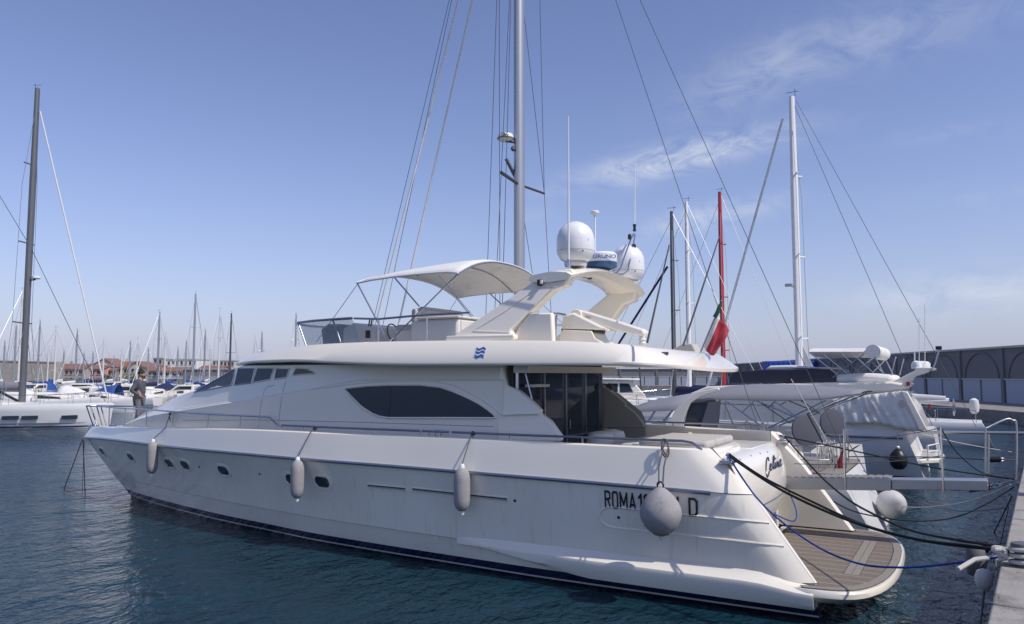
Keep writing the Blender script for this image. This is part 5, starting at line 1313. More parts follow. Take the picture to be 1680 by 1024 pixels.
d_.part('swim_platform', MB().prism([d_.T(u_, v_, .55) for u_, v_ in ((.9, 2.2), (-.5, 2.1), (-1.0, 1.6), (-1.15, 0), (-1.0, -1.6), (-.5, -2.1), (.9, -2.2))], (0, 0, .16)), gel, bevel=.04)
d_.tube('stern_rail', [(-.7, 1.9, .7), (-.7, 1.9, 1.15), (-1.0, 1.5, 1.2), (-1.0, 1.5, .72)], .03, white); d_.tube('stern_rail', [(-.7, 1.9, .95), (-1.0, 1.5, .98)], .025, white)
d_.part('rub_strake', MB().tube([d_.T(d_.Ln * t, d_.side(t) + .02, d_.zd(t) - .35) for t in [i / 12 * .9 for i in range(13)]], .04, 6), rubsteel)
d_.part('waterline', MB().tube([d_.T(-.35 + d_.Ln * .93 * t, d_.side(t) * .885 + .03, .06) for t in [i / 12 * .9 for i in range(13)]], .07, 6), blk)
d_.rails(posts=8, t0=.25, z=.6)
kq = dp(1474, 754, DX - .35)
kf = thing('ball_fender', 'small black ball fender hanging on the wrapped yacht side', 'fender', kq - Vector((0, 0, .3)), world_org=True)
build('body', MB().lathe([(.03, -.33), (.15, -.3), (.25, -.18), (.28, 0), (.24, .16), (.15, .28), (.06, .36)], kq, 24), blk, kf, sharp=70)
build('neck', MB().lathe([(.05, .34), (.06, .4), (.03, .44)], kq, 10), white, kf)
build('lanyard', MB().tube([kq + Vector((0, 0, .42)), dp(1472, 709, DX - .1)], .014, 6), rope_g, kf)

# ---- sailing yacht with the white mast, and the small one at the right
f_ = Boat('sailing_yacht', 'sailing yacht with a thick white mast, behind the wrapped yacht at right', 'sailboat', (36.9, 1.2), R(90))
f_.hull(14.5, 4.2, 1.3, 1.7, hullw)
fm = at_x(1312, 612, 36.9); ftop = at_x(1293, 160, 36.9)
um = fm.y - 1.2
f_.rig(um, ftop.z, .34, white, nspr=3, cover=canvas, wires=.012, bl=.4, stay=False, sprw=.05)
p = at_x(1284, 195, 36.9); q = at_x(1190, 530, 36.9)
f_.part('furled_headsail', MB().tube([line_to_z(p, q, 1.8), p], [.06, .055], 8), canvas)
f_.part('backstay', MB().tube([at_x(1300, 165, 36.9), line_to_z(at_x(1300, 165, 36.9), at_x(1470, 560, 36.9), 1.4)], .012, 5), alud)
f_.part('backstay', MB().tube([at_x(1306, 165, 36.9), line_to_z(at_x(1306, 165, 36.9), at_x(1535, 580, 36.9), 1.4)], .012, 5), alud)
f_.part('mast_lamp', MB().box(at_x(1294, 468, 36.7), (.2, .3, .12)), greyp); f_.part('lamp_arm', MB().tube([at_x(1294, 468, 36.8), at_x(1306, 473, 36.9)], .02, 6), steel)
f_.part('hoisted_sail', MB().prism([at_x(x, y, 36.85) for x, y in ((1313, 560), (1315, 618), (1342, 618))], (.06, 0, 0)), canvas)
e_ = Boat('sailing_yacht', 'small white sailing yacht with a grey sprayhood moored at the far right', 'sailboat', (46.5, -.6), R(90))
e_.hull(11, 3.6, 1.15, 1.5, hullw, rake=.3)
e_.hood(3.0, 5.0, 2.7, 1.35, mat('canvas_dark', (.10, .105, .11), .85, bump=.3, bscale=10), z0=1.3)
e_.cabin(4, 8, 2.4, .5)
e_.rails(posts=7, z=.6)
for v in (-.8, .8): e_.part('wheel', MB().tube([e_.T(1.2 + .02 * math.cos(g), v + .4 * math.cos(g), 1.85 + .4 * math.sin(g)) for g in [i * PI / 8 for i in range(17)]], .025, 6), steel)
e_.part('life_ring', MB().tube([e_.T(2.4 + .16 * math.cos(g), 1.55, 2.0 + .24 * math.sin(g)) for g in [i * PI / 8 for i in range(12)]], .06, 8), orange)
e_.part('outboard_cover', MB().lathe([(.1, 0), (.2, .1), (.25, .4), (.2, .7), (.05, .8)], e_.T(.3, -.6, 1.5), 14), canvas)
for k in range(4): e_.tube('hood_strut', [(2.2 + k * .25, 1.3, 1.3), (3.2 - k * .1, 1.0, 2.6)], .015, steel)
e_.rig(5.2, 15.5, .16, alu, nspr=0, boom=False, wires=.0, stay=False) if False else None

# ---- masts beyond the flybridge: dark, white and red
for name_, label, x, ytop, t_, dia, m_, tilt in (('sailing_yacht', 'sailing yacht with the dark grey mast, leftmost of three behind the ensign', 1106, 347, 47, .26, alud, 0),
                                          ('sailing_yacht', 'sailing yacht with the slim white mast between the dark and red masts', 1131, 331, 53, .3, white, 0),
                                          ('sailing_yacht', 'sailing yacht with the bright red mast behind the ensign', 1187, 315, 58, .34, red, 0)):
    base = at_t(x, 612, t_); top = at_t(x, ytop, t_)
    g = Boat(name_, label, 'sailboat', (base.x - .0, base.y - 6.0), R(90), 'masts behind the flybridge')
    g.hull(12.5, 3.8, 1.2, 1.6, hullw); g.cabin(4, 9, 2.2, .5)
    g.rig(6.0, top.z, dia, m_, nspr=3, cover=canvasn, wires=.013, sprw=.05)
    if m_ is alud: g.tube('furled_headsail', [(12.2, 0, 1.6), (6.3, 0, top.z * .75)], .07, canvasn, 6)
    if m_ is white: g.tube('furled_headsail', [(1.0, 0, 1.6), (4.2, 0, top.z * .78)], .0, blk, 6) if False else None
# ================================================================ boats across the water, at left
HR = math.atan2(-math.cos(ANG), math.sin(ANG))            # pointing right in the picture
# ---- large sailing yacht at the left edge
bow = at_t(188, 640, 53)
A = Boat('sailing_yacht', 'large white sailing yacht with a dark mast and hull windows at left edge', 'sailboat', (bow.x - 15.5 * math.cos(HR), bow.y - 15.5 * math.sin(HR)), HR)
A.hull(15.5, 4.4, 1.45, 1.62, hullw, plumb=.985)
mu = (at_t(37, 640, 53) - A.o).dot(A.f); ml = (at_t(37, 640, 53 + 2.2) - A.o).dot(A.f)
tz = at_t(62, 145, 53).z
A.rig(mu, tz, .36, alug, nspr=3, cover=canvasg, wires=.018, sprw=.045, furl=.16, stay=False)
A.tube('furled_headsail', [(15.1, 0, 1.7), (mu + .25, 0, tz * .93)], .05, canvas, 8)
A.tube('inner_stay', [(mu + 5.6, 0, 1.7), (mu + .1, 0, tz * .52)], .02, alud); A.tube('inner_stay', [(mu + .1, 0, tz * .52), (mu - 5, 0, tz * .86)], .02, alud)
A.tube('vang', [(mu - .2, 0, 1.7), (mu - 2.6, 0, 2.9)], .09, blk, 8)
A.part('mast_radar', MB().lathe([(.2, 0), (.28, .05), (.28, .16), (.18, .22), (.02, .23)], A.T(mu + .55, 0, at_t(58, 458, 53).z), 18), domew)
A.tube('radar_arm', [(mu, 0, at_t(58, 460, 53).z), (mu + .5, 0, at_t(58, 459, 53).z)], .05, alud)
for x0, x1 in ((3, 29), (33, 57), (91, 113)):
    for sg in (-1,):
        ua = (at_t(x0, 685, 51) - A.o).dot(A.f); ub = (at_t(x1, 685, 51) - A.o).dot(A.f); rows = []
        pts = []
        for u_, z_ in ((ua, .60), (ub, .62), (ub, .86), (ua, .84)):
            t = u_ / A.Ln; h = A.side(t); pts.append(A.T(u_, (h * .955 + .03) * sg, z_))
        A.part('hull_window', MB().prism(pts, A.l * (.03 * sg)), glass)
for z_, r in ((.34, .035), (.12, .05)):
    for sg in (1, -1): A.part('hull_stripe', MB().tube([A.T(.1 + (A.Ln - .25) * t * .985, A.side(t) * (.905 + .09 * z_) * sg + .012 * sg, z_) for t in [i / 20 for i in range(20)]], r, 6), rub if z_ > .2 else navy)
A.cabin(3.5, 11, 2.6, .45)
A.hood(2.4, 4.0, 2.8, 1.1, canvas)
A.rails(posts=9, t0=.02, z=.62)
def sailer(mx, ytop, t_, label, hm=hullw, cm=canvasn, hd=None, dia=.16, Ln=10.5, nspr=1, mm=alu, hood=False):
    top = at_t(mx, ytop, t_); hd = HR + PI if hd is None else hd
    f = Vector((math.cos(hd), math.sin(hd), 0)); um_ = Ln * .58
    o = Vector((top.x, top.y, 0)) - f * um_
    s = Boat('sailboat', label, 'sailboat', o, hd, 'sailing boats across the harbour')
    s.hull(Ln, Ln * .31, 1.0, 1.35, hm, n=12); s.cabin(Ln * .35, Ln * .75, Ln * .2, .5)
    s.rig(um_, top.z, dia, mm, nspr=nspr, cover=cm, wires=.016, bl=.36)
    if hood: s.hood(Ln * .22, Ln * .38, Ln * .24, 1.1, cm or canvas)
    s.tube('pulpit', [(Ln * .9, .5, 1.9), (Ln, 0, 1.95), (Ln * .9, -.5, 1.9)], .02, steel)
    return s
up_h = HR + R(90); dn_h = HR - R(90)
white_m = mat('mast_white', (.62, .62, .62), .4)
SL = [(37.5, 476, 90, 'white sailing boat with the pale mast close behind the big left yacht mast', hullw, canvasb, up_h, 13),
      (27, 534, 110, 'white sailing boat with the short mast left of the big left yacht mast', hullw, canvas, dn_h, 9),
      (66, 526, 120, 'white sailing boat whose mast stands in front of the grey stone wall', hullw, canvasn, up_h, 10),
      (93, 539, 112, 'white sailing boat whose mast stands where the stone wall ends', hullw, canvasb, HR, 9.5),
      (127, 541, 118, 'navy sailing boat left of the pink house', hulld, canvas, up_h, 10),
      (138, 580, 150, 'small white sailing boat with a short mast left of the pink house', hullw, canvasb, dn_h, 8),
      (171, 560, 140, 'white sailing boat with mast between pink and cream houses', hullw, canvasn, HR, 9),
      (187, 585, 165, 'small sailing boat with a short mast in front of the cream house left wall', hullw, canvas, up_h, 8),
      (214, 561, 128, 'navy sailing boat with mast in front of the cream house', hulld, canvasn, dn_h, 9),
      (226.5, 556, 135, 'white sailing boat with mast right beside the standing man', hullw, canvasb, up_h, 9.5),
      (244, 572, 150, 'white sailing boat with mast just right of the standing man', hullw, canvas, HR, 8.5),
      (262, 512, 96, 'white sailing boat with tall mast and navy boom cover before the white house', hullw, canvasn, up_h, 11),
      (272, 548, 125, 'sailing boat with the shorter mast in front of the white house', hullg, canvasb, dn_h, 9),
      (321, 482, 92, 'white sailing boat with the tallest mast left of the windscreen', hullw, canvasn, dn_h, 12),
      (337, 541, 120, 'sailing boat with the short mast right of the tallest one', hullw, canvasb, up_h, 9),
      (361.5, 509, 100, 'sailing boat with the pale one of two masts above the yacht windshield', hullw, canvas, up_h, 10.5),
      (379.7, 514, 104, 'sailing boat with the dark one of two masts above the yacht windshield', hulld, canvasn, dn_h, 10),
      (430, 545, 130, 'sailing boat with a short mast above the cabin windows', hullw, canvasb, up_h, 9),
      (419, 553, 140, 'sailing boat with the shortest mast above the cabin windows', hullw, canvas, dn_h, 9),
      (486, 515, 105, 'sailing boat with the mast just left of the flybridge windscreen', hullg, canvasn, up_h, 10)]
SL += [(8, 560, 150, 'small sailing boat with the leftmost short mast of the far harbour', hullw, canvas, up_h, 8),
       (80, 570, 170, 'small sailing boat with a short mast between the two masts before the stone wall', hullw, canvasb, dn_h, 8),
       (105, 575, 160, 'small sailing boat with a short mast below the long red roof', hulld, canvas, up_h, 8),
       (153, 578, 172, 'small sailing boat with a short mast in front of the pink house', hullw, canvasn, HR, 8),
       (200, 574, 168, 'small sailing boat with a short mast before the cream house door', hullw, canvas, dn_h, 8),
       (292, 570, 160, 'small sailing boat with a short mast before the white house right end', hullw, canvasn, up_h, 8),
       (306, 560, 150, 'small sailing boat with a mast just left of the tallest mast', hullg, canvasb, dn_h, 8.5),
       (345, 566, 165, 'small sailing boat with a low mast before the windshield top', hullw, canvas, up_h, 8)]
for i, (x, y, t_, lb, hm, cm, hd, Ln) in enumerate(SL):
    sailer(x, y, t_, lb, hm, cm, hd + R(random.uniform(-6, 6)), dia=.15 + .0006 * t_, Ln=Ln, nspr=1 + (i % 2), mm=(alud if 'dark' in lb else (white_m if i % 3 == 0 else alu)), hood=i % 2 == 0)
def cruiser(px, t_, Ln, hd, label, hm=hullw, top=None, hard=True, cname='motorboat'):
    p = at_t(px, 640, t_); f = Vector((math.cos(hd), math.sin(hd), 0)); o = Vector((p.x, p.y, 0)) - f * Ln * .5
    s = Boat(cname, label, 'motorboat', o, hd, 'motor boats across the harbour')
    s.hull(Ln, Ln * .33, 1.0, 1.5, hm, stern_w=.95, n=12)
    s.cabin(Ln * .38, Ln * .85, Ln * .27, .7)
    if hard:
        z0 = 1.5
        s.part('wheelhouse', MB().prism([s.T(u_ * Ln, Ln * .12, z_) for u_, z_ in ((.32, 1.0), (.30, 2.25), (.33, 2.38), (.52, 2.33), (.62, 1.75), (.66, 1.2))], s.l * (-Ln * .24)), gel, bevel=.06)
        for sg in (1, -1): s.part('wheelhouse_window', MB().prism([s.T(u_ * Ln, (Ln * .12 + .004) * sg, z_) for u_, z_ in ((.335, 1.8), (.335, 2.18), (.51, 2.16), (.58, 1.78))], s.l * (.015 * sg)), glass)
        s.part('windscreen', MB().prism([s.T(.535 * Ln + .02, Ln * .1, 2.25), s.T(.535 * Ln + .02, -Ln * .1, 2.25), s.T(.61 * Ln + .03, -Ln * .1, 1.82), s.T(.61 * Ln + .03, Ln * .1, 1.82)], s.f * .02), glass)
    if top is not None:
        s.hood(Ln * .05, Ln * .42, Ln * .29, 1.5, top, 'cockpit_cover')
    s.rails(posts=6, t0=.45, z=.5, r=.018)
    s.tube('antenna', [(Ln * .4, .3, 2.2), (Ln * .36, .3, 4.4)], .015, white)
    return s
cruiser(85, 72, 9, HR, 'white boat with a pale canvas cockpit tent right of the big left mast', top=canvas, hard=False)
cruiser(132, 78, 8.5, HR + PI, 'white cabin boat with a blue cover beside the pale canvas tent', top=canvasb)
cruiser(20, 84, 12, HR, 'long boat with a navy cover behind the left yacht boom', hm=hulld, top=canvasn)
cruiser(75, 118, 16, HR, 'long maroon motor boat with white rails behind the left mast', hm=mat('hull_maroon', (.10, .02, .025), .35), top=None)
cruiser(155, 105, 13, HR, 'white motor boat with a long smooth hull below the pink house')
cruiser(200, 88, 8, HR + PI, 'white cabin boat directly left of the standing man')
cruiser(215, 98, 8, dn_h, 'white cabin boat seen bow on behind the standing man')
cruiser(248, 90, 9, dn_h, 'white boat with a navy cockpit cover right of the standing man', top=canvasn, hard=False)
cruiser(280, 100, 9, HR, 'white cabin boat in front of the white house', top=canvas)
cruiser(300, 92, 8.5, HR + PI, 'white cabin boat with blue cover beside the sloping windshield', top=canvasb)
cruiser(318, 112, 10, dn_h, 'white motor boat farthest right before the windshield')
cruiser(105, 140, 10, HR, 'white motor boat below the red roofs at left')
cruiser(180, 130, 9, dn_h, 'white cabin boat below the cream house')
cruiser(50, 100, 9, dn_h, 'white cabin boat with blue cover behind the left mast foot', top=canvasb)
cruiser(165, 74, 8, HR, 'white boat with pale hood just off the left yacht bow', top=canvas, hard=False)
# white trawler seen through the cockpit
p = at_t(1000, 640, 62); hd = HR
s = Boat('trawler_yacht', 'white trawler style boat with a row of dark windows, seen through the open cockpit', 'motorboat', (p.x - 6 * math.cos(hd), p.y - 6 * math.sin(hd)), hd)
s.hull(12, 4, 1.3, 1.9, hullw, stern_w=.9); 
s.part('wheelhouse', MB().prism([s.T(u_, 1.5, z_) for u_, z_ in ((1.0, 1.2), (1.0, 3.2), (7.6, 3.05), (8.6, 1.9), (8.6, 1.2))], s.l * -3.0), gel, bevel=.08)
s.part('roof', MB().prism([s.T(u_, 1.75, z_) for u_, z_ in ((.6, 3.22), (.6, 3.36), (8.1, 3.2), (8.1, 3.06))], s.l * -3.5), gel, bevel=.04)
for i in range(7):
    s.part('cabin_window', MB().prism([s.T(1.5 + i * .85, -1.503, z_) for z_ in (2.15,)] + [s.T(1.5 + i * .85, -1.503, 2.85), s.T(2.2 + i * .85, -1.503, 2.83), s.T(2.2 + i * .85 + (.35 if i == 6 else 0), -1.503, 2.15)], s.l * -.02), glass)
s.part('deck_box', MB().box(s.T(2.5, 0, 3.5), (1.6, 1.2, .35), s.h), gel, bevel=.05)
s.tube('stern_mast', [(8.5, 0, 2), (8.3, 0, 5.4)], .07, alud); s.rails(posts=7, z=.6)
# ================================================================ breakwater, houses, hills
wallm = mat('breakwater_stone', (0.20, 0.20, 0.205), .9, var=.22, vscale=.6, bump=.5, bscale=6)
wallp = mat('breakwater_pale', (0.52, 0.51, 0.49), .9, var=.15, vscale=1)
doorm = mat('door_pale', (0.38, 0.41, 0.48), .6, var=.06, vscale=.4)
stone = mat('old_stone', (0.36, 0.32, 0.27), .95, var=.35, vscale=.9, bump=.6, bscale=3)
def gpt(x, t): p = at_t(x, 615, t); return Vector((p.x, p.y, 0))
WA = gpt(1680, 70); WB = gpt(1200, 193); WC = gpt(300, 216)
wd = (WB - WA).normalized()
WA0 = WA - wd * 60
def wall_run(name, label, a, b, h, bay, t_, base=.9, arches=True):
    d = (b - a).normalized(); n = Vector((-d.y, d.x, 0)); ln = (b - a).length
    if n.dot(-a) < 0: n = -n
    w = thing(name, label, 'wall', a, world_org=True)
    def P(u, v, z): return a + d * u + n * v + Vector((0, 0, z))
    build('wall_body', MB().prism([P(0, 0, -1), P(ln, 0, -1), P(ln, 0, h), P(0, 0, h)], -n * t_), wallm, w)
    build('parapet', MB().prism([P(0, .25, h), P(ln, .25, h), P(ln, .25, h + .22), P(0, .25, h + .22)], -n * (t_ + .3)), wallp, w, bevel=.04)
    build('pier_edge', MB().prism([P(0, 9, -1), P(ln, 9, -1), P(ln, 9, base), P(0, 9, base)], -n * 8.99), conc, w)
    k = int(ln / bay)
    me_p = me_a = me_d = None
    M = Matrix((d, n, Vector((0, 0, 1)))).transposed().to_4x4()
    def inst(nm, mb_, m_, cache, u, parent):
        if nm not in cache: 
            o = build(nm, mb_(), m_, None, bevel=.0); cache[nm] = o.data; bpy.data.objects.remove(o)
        o = bpy.data.objects.new(nm, cache[nm]); C.objects.link(o); o.parent = parent
        o.matrix_local = Matrix.Translation(d * u) @ M
    cache = {}
    for i in range(k):
        u = i * bay
        inst('pilaster', lambda: MB().box((0, .10, (base + h) / 2 - .02), (.42, .20, h - base - .05)), wallm, cache, u, w)
        if arches:
            def ar():
                mb_ = MB(); pts = []
                r_ = bay * .40
                for j in range(17):
                    g = PI * j / 16; pts.append((bay / 2 + r_ * math.cos(g), .06, 3.0 + (h - 3.3) * math.sin(g)))
                return mb_.tube(pts, .08, 6)
            inst('arch_moulding', ar, wallm, cache, u, w)
        for q in range(2 if arches else 3):
            nq = 2 if arches else 3; ww = (bay - .5) / nq
            inst('door_panel', lambda: MB().box((0, .05, base + 1.05), (ww * .9, .1, 2.1)), doorm, cache, u + .25 + ww * (q + .5), w)
            inst('door_frame', lambda: MB().box((0, .08, base + 2.18), (ww, .16, .12)), wallp, cache, u + .25 + ww * (q + .5), w)
    return w
wall_run('breakwater_wall', 'long dark breakwater wall with arches and pale doors at right', WA0, WB, 5.95, 7.9, 2.5)
wall_run('harbour_wall', 'distant low harbour wall with pale panels running behind the yacht to the left', WB, WC, 4.9, 9.0, 2.5, arches=False)
# blue tarpaulin-covered container on the pier
q = gpt(1303, 128)
tg = thing('shipping_container', 'bright blue container standing before the breakwater wall behind the white mast', 'container', (q.x, q.y, .9), world_org=True)
build('body', MB().box((q.x, q.y, 3.3), (2.6, 9.6, 4.8), HR - R(90)), mat('container_blue', (.01, .06, .36), .5, var=.1), tg, bevel=.05)
for i in range(12): 
    c = Vector((q.x, q.y, 3.3)) - fw * 1.33 + rt * (-4.4 + i * .8)
    build('rib', MB().box(c, (.1, .25, 4.5), HR - R(90)), MATS['container_blue'], tg)

# far land
landm = mat('land', (.22, .21, .17), .95, var=.3, vscale=.05)
mb = MB()
mb.prism([gpt(-900, 232) + Vector((0, 0, -1)), gpt(1150, 232) + Vector((0, 0, -1)), gpt(1150, 1500) + Vector((0, 0, -1)), gpt(-900, 1500) + Vector((0, 0, -1))], (0, 0, 2.2))
struct(build('land', mb, landm))
rows = []
for i in range(41):
    x = -600 + i * 30; r_ = []
    for j in range(7):
        t_ = 2600 + j * 160; hgt = (1 - abs(j - 3) / 3.0) ; 
        prof_ = 66 * math.exp(-((x + 150) / 150.0) ** 2) + 18 * math.exp(-((x - 250) / 200.0) ** 2) + 5 * math.sin(i * 1.7)
        p = gpt(x, t_); r_.append(Vector((p.x, p.y, max(-2, prof_ * hgt))))
    rows.append(r_)
struct(build('hills', MB().grid(rows), mat('hill', (.10, .12, .14), 1.0, var=.2, vscale=.01)))
roofm = mat('roof_tile', (.24, .125, .095), .9, var=.3, vscale=1.2, bump=.5, bscale=8)
winm = mat('window_dark', (.035, .035, .04), .3)
def facade(c): return mat('plaster_%02d%02d%02d' % tuple(int(k * 99) for k in c), c, .9, var=.08, vscale=.4)
def house(label, x0, x1, yb, ye, yr, t_, col, gable=False, rows_=2, cols=4, depth=9, roof=True, cat='house', name='house', wfrac=.5):
    """pixel box: x0..x1, base yb, eave ye, ridge yr"""
    a = gpt(x0, t_); b_ = gpt(x1, t_); W = (b_ - a).length; mid = (a + b_) / 2
    z0 = .8; z1 = at_t(x0, ye, t_).z; z2 = at_t(x0, yr, t_).z
    h = thing(name, label, cat, (mid.x, mid.y, z0), world_org=True)
    def P(u, v, z): return a + rt * u + fw * v + Vector((0, 0, z))
    build('wall', MB().prism([P(0, 0, z0), P(W, 0, z0), P(W, 0, z1), P(0, 0, z1)], fw * depth), facade(col), h)
    if roof:
        o_ = .35
        if gable:
            build('gable', MB().prism([P(0, 0, z1), P(W, 0, z1), P(W / 2, 0, z2)], fw * depth), facade(col), h)
            for sg, ua in ((0, -o_), (1, W + o_)):
                zz = z1 - o_ * (z2 - z1) / (W / 2)
                build('roof', MB().prism([P(ua, -o_, zz), P(W / 2, -o_, z2), P(W / 2, -o_, z2 + .28), P(ua, -o_, zz + .28)], fw * (depth + 2 * o_)), roofm, h)
        else:
            for v0, v1 in ((-o_, depth / 2), (depth + o_, depth / 2)):
                build('roof', MB().prism([P(-o_, v0, z1 - .1), P(-o_, v1, z2), P(-o_, v1, z2 + .28), P(-o_, v0, z1 + .18)], rt * (W + 2 * o_)), roofm, h)
            build('gable', MB().prism([P(.02, 0, z1), P(.02, depth, z1), P(.02, depth / 2, z2)], rt * (W - .04)), facade(col), h)
            build('chimney', MB().box(P(W * .3, depth * .5, z2 + .5), (.7, .7, 1.2), HR), facade(col), h)
    else:
        build('roof_slab', MB().prism([P(-.3, -.3, z1), P(W + .3, -.3, z1), P(W + .3, -.3, z1 + .35), P(-.3, -.3, z1 + .35)], fw * (depth + .6)), wallp, h)
    fh = (z1 - z0) / rows_
    for r_ in range(rows_):
        for c_ in range(cols):
            u = W * (c_ + .5) / cols; z = z0 + fh * (r_ + .55)
            w = build('window', MB().box(P(u, -.02, z), (min(1.2, W / cols * wfrac), .12, fh * .46), HR), winm, h)
            build('sill', MB().box(P(u, -.08, z - fh * .26), (min(1.2, W / cols * wfrac) + .3, .25, .14), HR), wallp, w)
    return h
house('white gabled house with a red roof at the left of the pink house', 143, 196, 624, 604, 589, 262, (.62, .60, .57), True, 2, 4)
house('pink house with a red tiled roof across the harbour', 147, 167, 626, 606, 600, 240, (.55, .30, .27), False, 2, 2)
house('low dark house with a red roof between pink and cream houses', 168, 190, 626, 608, 601, 244, (.30, .27, .24), False, 2, 3)
house('cream house with a red roof and two rows of windows', 189, 212, 624, 603, 594, 246, (.60, .54, .40), False, 2, 2)
house('cream gabled house wing right of the cream house', 212, 234, 624, 602, 594, 247, (.62, .56, .42), True, 2, 2)
house('long white building with a row of dark windows on the skyline', 266, 322, 622, 590, 589, 300, (.72, .71, .69), False, 3, 8, roof=False, name='apartment_building', cat='building', depth=14)
house('grey block joined to the long white building at its left end', 250, 265.5, 622, 588, 588, 299, (.38, .37, .36), False, 3, 2, roof=False, name='apartment_building', cat='building')
house('white house with a red roof in front of the long white building', 258, 303, 626, 610, 603.5, 238, (.70, .69, .67), False, 2, 4)
house('grey house with a red roof left of the white house', 241, 257.5, 626, 609, 599, 239, (.36, .35, .36), False, 2, 2)
house('low house with a red roof behind the grey wall block', 325, 362, 626, 607, 601, 252, (.45, .40, .36), False, 1, 4)
house('pale flat-roofed building above the windshield', 348, 384, 622, 592, 592, 310, (.50, .48, .44), False, 3, 6, roof=False, name='apartment_building', cat='building')
house('long low house with a red roof at far left', 90, 136, 626, 606, 598, 250, (.42, .36, .31), False, 2, 6)
house('plain grey building block beside the white house', 302, 336, 628, 609, 609, 228, (.30, .30, .31), False, 1, 2, roof=False, name='storage_building', cat='building')
q0 = gpt(-120, 215); q1 = gpt(92, 222)
sw = thing('stone_wall', 'old tan stone sea wall at the left edge behind the masts', 'wall', q0, world_org=True)
build('wall_body', MB().prism([q0 + Vector((0, 0, -1)), q1 + Vector((0, 0, -1)), q1 + Vector((0, 0, 6.9)), q0 + Vector((0, 0, 7.6))], fw * 4), stone, sw)
build('parapet', MB().prism([q0 + Vector((0, 0, 7.6)) - fw * .2, q1 + Vector((0, 0, 6.9)) - fw * .2, q1 + Vector((0, 0, 7.2)) - fw * .2, q0 + Vector((0, 0, 7.95)) - fw * .2], fw * 4.4), stone, sw)
q0 = gpt(92, 224); q1 = gpt(300, 226)
sw2 = thing('retaining_wall', 'grey retaining wall below the houses', 'wall', q0, world_org=True)
build('wall_body', MB().prism([q0 + Vector((0, 0, -1)), q1 + Vector((0, 0, -1)), q1 + Vector((0, 0, 2.4)), q0 + Vector((0, 0, 2.4))], fw * 2), wallm, sw2)
leafm = mat('leaf', (.045, .065, .03), .8, var=.4, vscale=2)
for lb, x, t_, w_, h_ in (('dark leafy bush below the cream house', 215, 236, 4.2, 2.6), ('dark leafy bush right of the cream house', 231, 240, 2.6, 4.6), ('small dark bush beside the pink house', 176, 237, 2.5, 2.2)):
    p = gpt(x, t_) + Vector((0, 0, 1.2))
    bu = thing('bush', lb, 'bush', p, group='bushes by the houses', world_org=True)
    mb = MB()
    for i in range(420):
        g = random.uniform(0, 2 * PI); r_ = math.sqrt(random.random()); zz = random.random()
        c = p + rt * (w_ * r_ * math.cos(g) * (1 - .5 * zz)) + fw * (w_ * .5 * r_ * math.sin(g)) + Vector((0, 0, h_ * zz + .3 * math.sin(g * 3)))
        a = Vector((random.gauss(0, 1), random.gauss(0, 1), random.gauss(0, 1))).normalized(); e = a.orthogonal().normalized(); k_ = random.uniform(.15, .35)
        mb.add([c - a * k_, c + e * k_ * .6, c + a * k_, c - e * k_ * .6], [(0, 1, 2, 3)])
    build('crown', mb, leafm, bu, merge=False); build('trunk', MB().tube([p - Vector((0, 0, .4)), p + Vector((0, 0, h_ * .7))], [.15, .05], 6), stone, bu)

# ================================================================ quay hardware and the other mooring lines
def spring(name, label, p, q, r=.06, turns=9):
    p, q = Vector(p), Vector(q); d = (q - p); ln = d.length; d.normalize(); u = d.orthogonal().normalized(); w = d.cross(u); pts = []
    n = turns * 10
    for i in range(n + 1):
        g = i / 10 * 2 * PI; pts.append(p + d * (ln * i / n) + (u * math.cos(g) + w * math.sin(g)) * r)
    t = thing(name, label, 'spring', p, world_org=True)
    build('coil', MB().tube(pts, .016, 6), blk, t)
    for a, s_ in ((p, -1), (q, 1)):
        build('shackle', MB().tube([a + d * (s_ * .07) + (d * math.cos(k * PI / 6) * .07 + Vector((0, 0, 1)) * math.sin(k * PI / 6) * .035) for k in range(13)], .012, 6), steel, t)
    return t
def tq(x, y, t): return at_t(x, y, t)
# spring line of the sailing yacht
sA, sB = tq(1590, 803, 15.6), tq(1627, 798, 15.4)
spring('mooring_spring', 'larger black coil mooring spring on a rope near the quay', sA, sB, .055)
rope('straight black rope from the sailing yacht to the larger coil spring', path_px([(1388, 795), (1480, 800), (1580, 803)], B_.T(.2, 1.4, 1.25), sA - (sB - sA) * .25), .015, rope_k)
rope('short rope from the larger coil spring to the quay', [sB + (sB - sA) * .25, tq(1645, 793, 15.4), tq(1668, 788, 15.3)], .012, rope_g)
sC, sD = tq(1621, 754, 21), tq(1640, 754, 21)
spring('mooring_spring', 'smaller black coil mooring spring farther along the quay', sC, sD, .06)
rope('straight black rope leading to the smaller coil spring', path_px([(1400, 752), (1520, 750), (1612, 753)], B_.T(.3, -1.9, 1.45), sC - (sD - sC) * .25), .014, rope_k)
rope('short rope from the smaller coil spring to the quay', [sD + (sD - sC) * .25, tq(1672, 755, 21)], .012, rope_g)
rope('black rope crossing above the gangway towards the quay', path_px([(1300, 728), (1420, 744), (1520, 765), (1615, 780), (1664, 786)], CLS + Vector((0, .1, .08)), tq(1664, 786, 15.4)), .014, rope_k)
rope('black rope slanting steeply from the gangway post to the quay', path_px([(1531, 706), (1570, 742), (1610, 775), (1655, 784)], Vector((gx - .26, .42, gz(.42) + .93)), tq(1655, 784, 15.2)), .011, rope_k)
rope('thin pale slack rope above the water near the ball fender', path_px([(1395, 818), (1470, 828), (1560, 828), (1620, 812), (1658, 795)], B_.T(.2, -1.2, 1.1), tq(1658, 795, 15.6)), .010, rope_w)
rope('thin greenish slack rope just above the water', path_px([(1440, 790), (1500, 820), (1570, 838), (1650, 834)], B_.T(.2, -1.7, 1.3), tq(1650, 834, 14.6)), .009, rope_g)
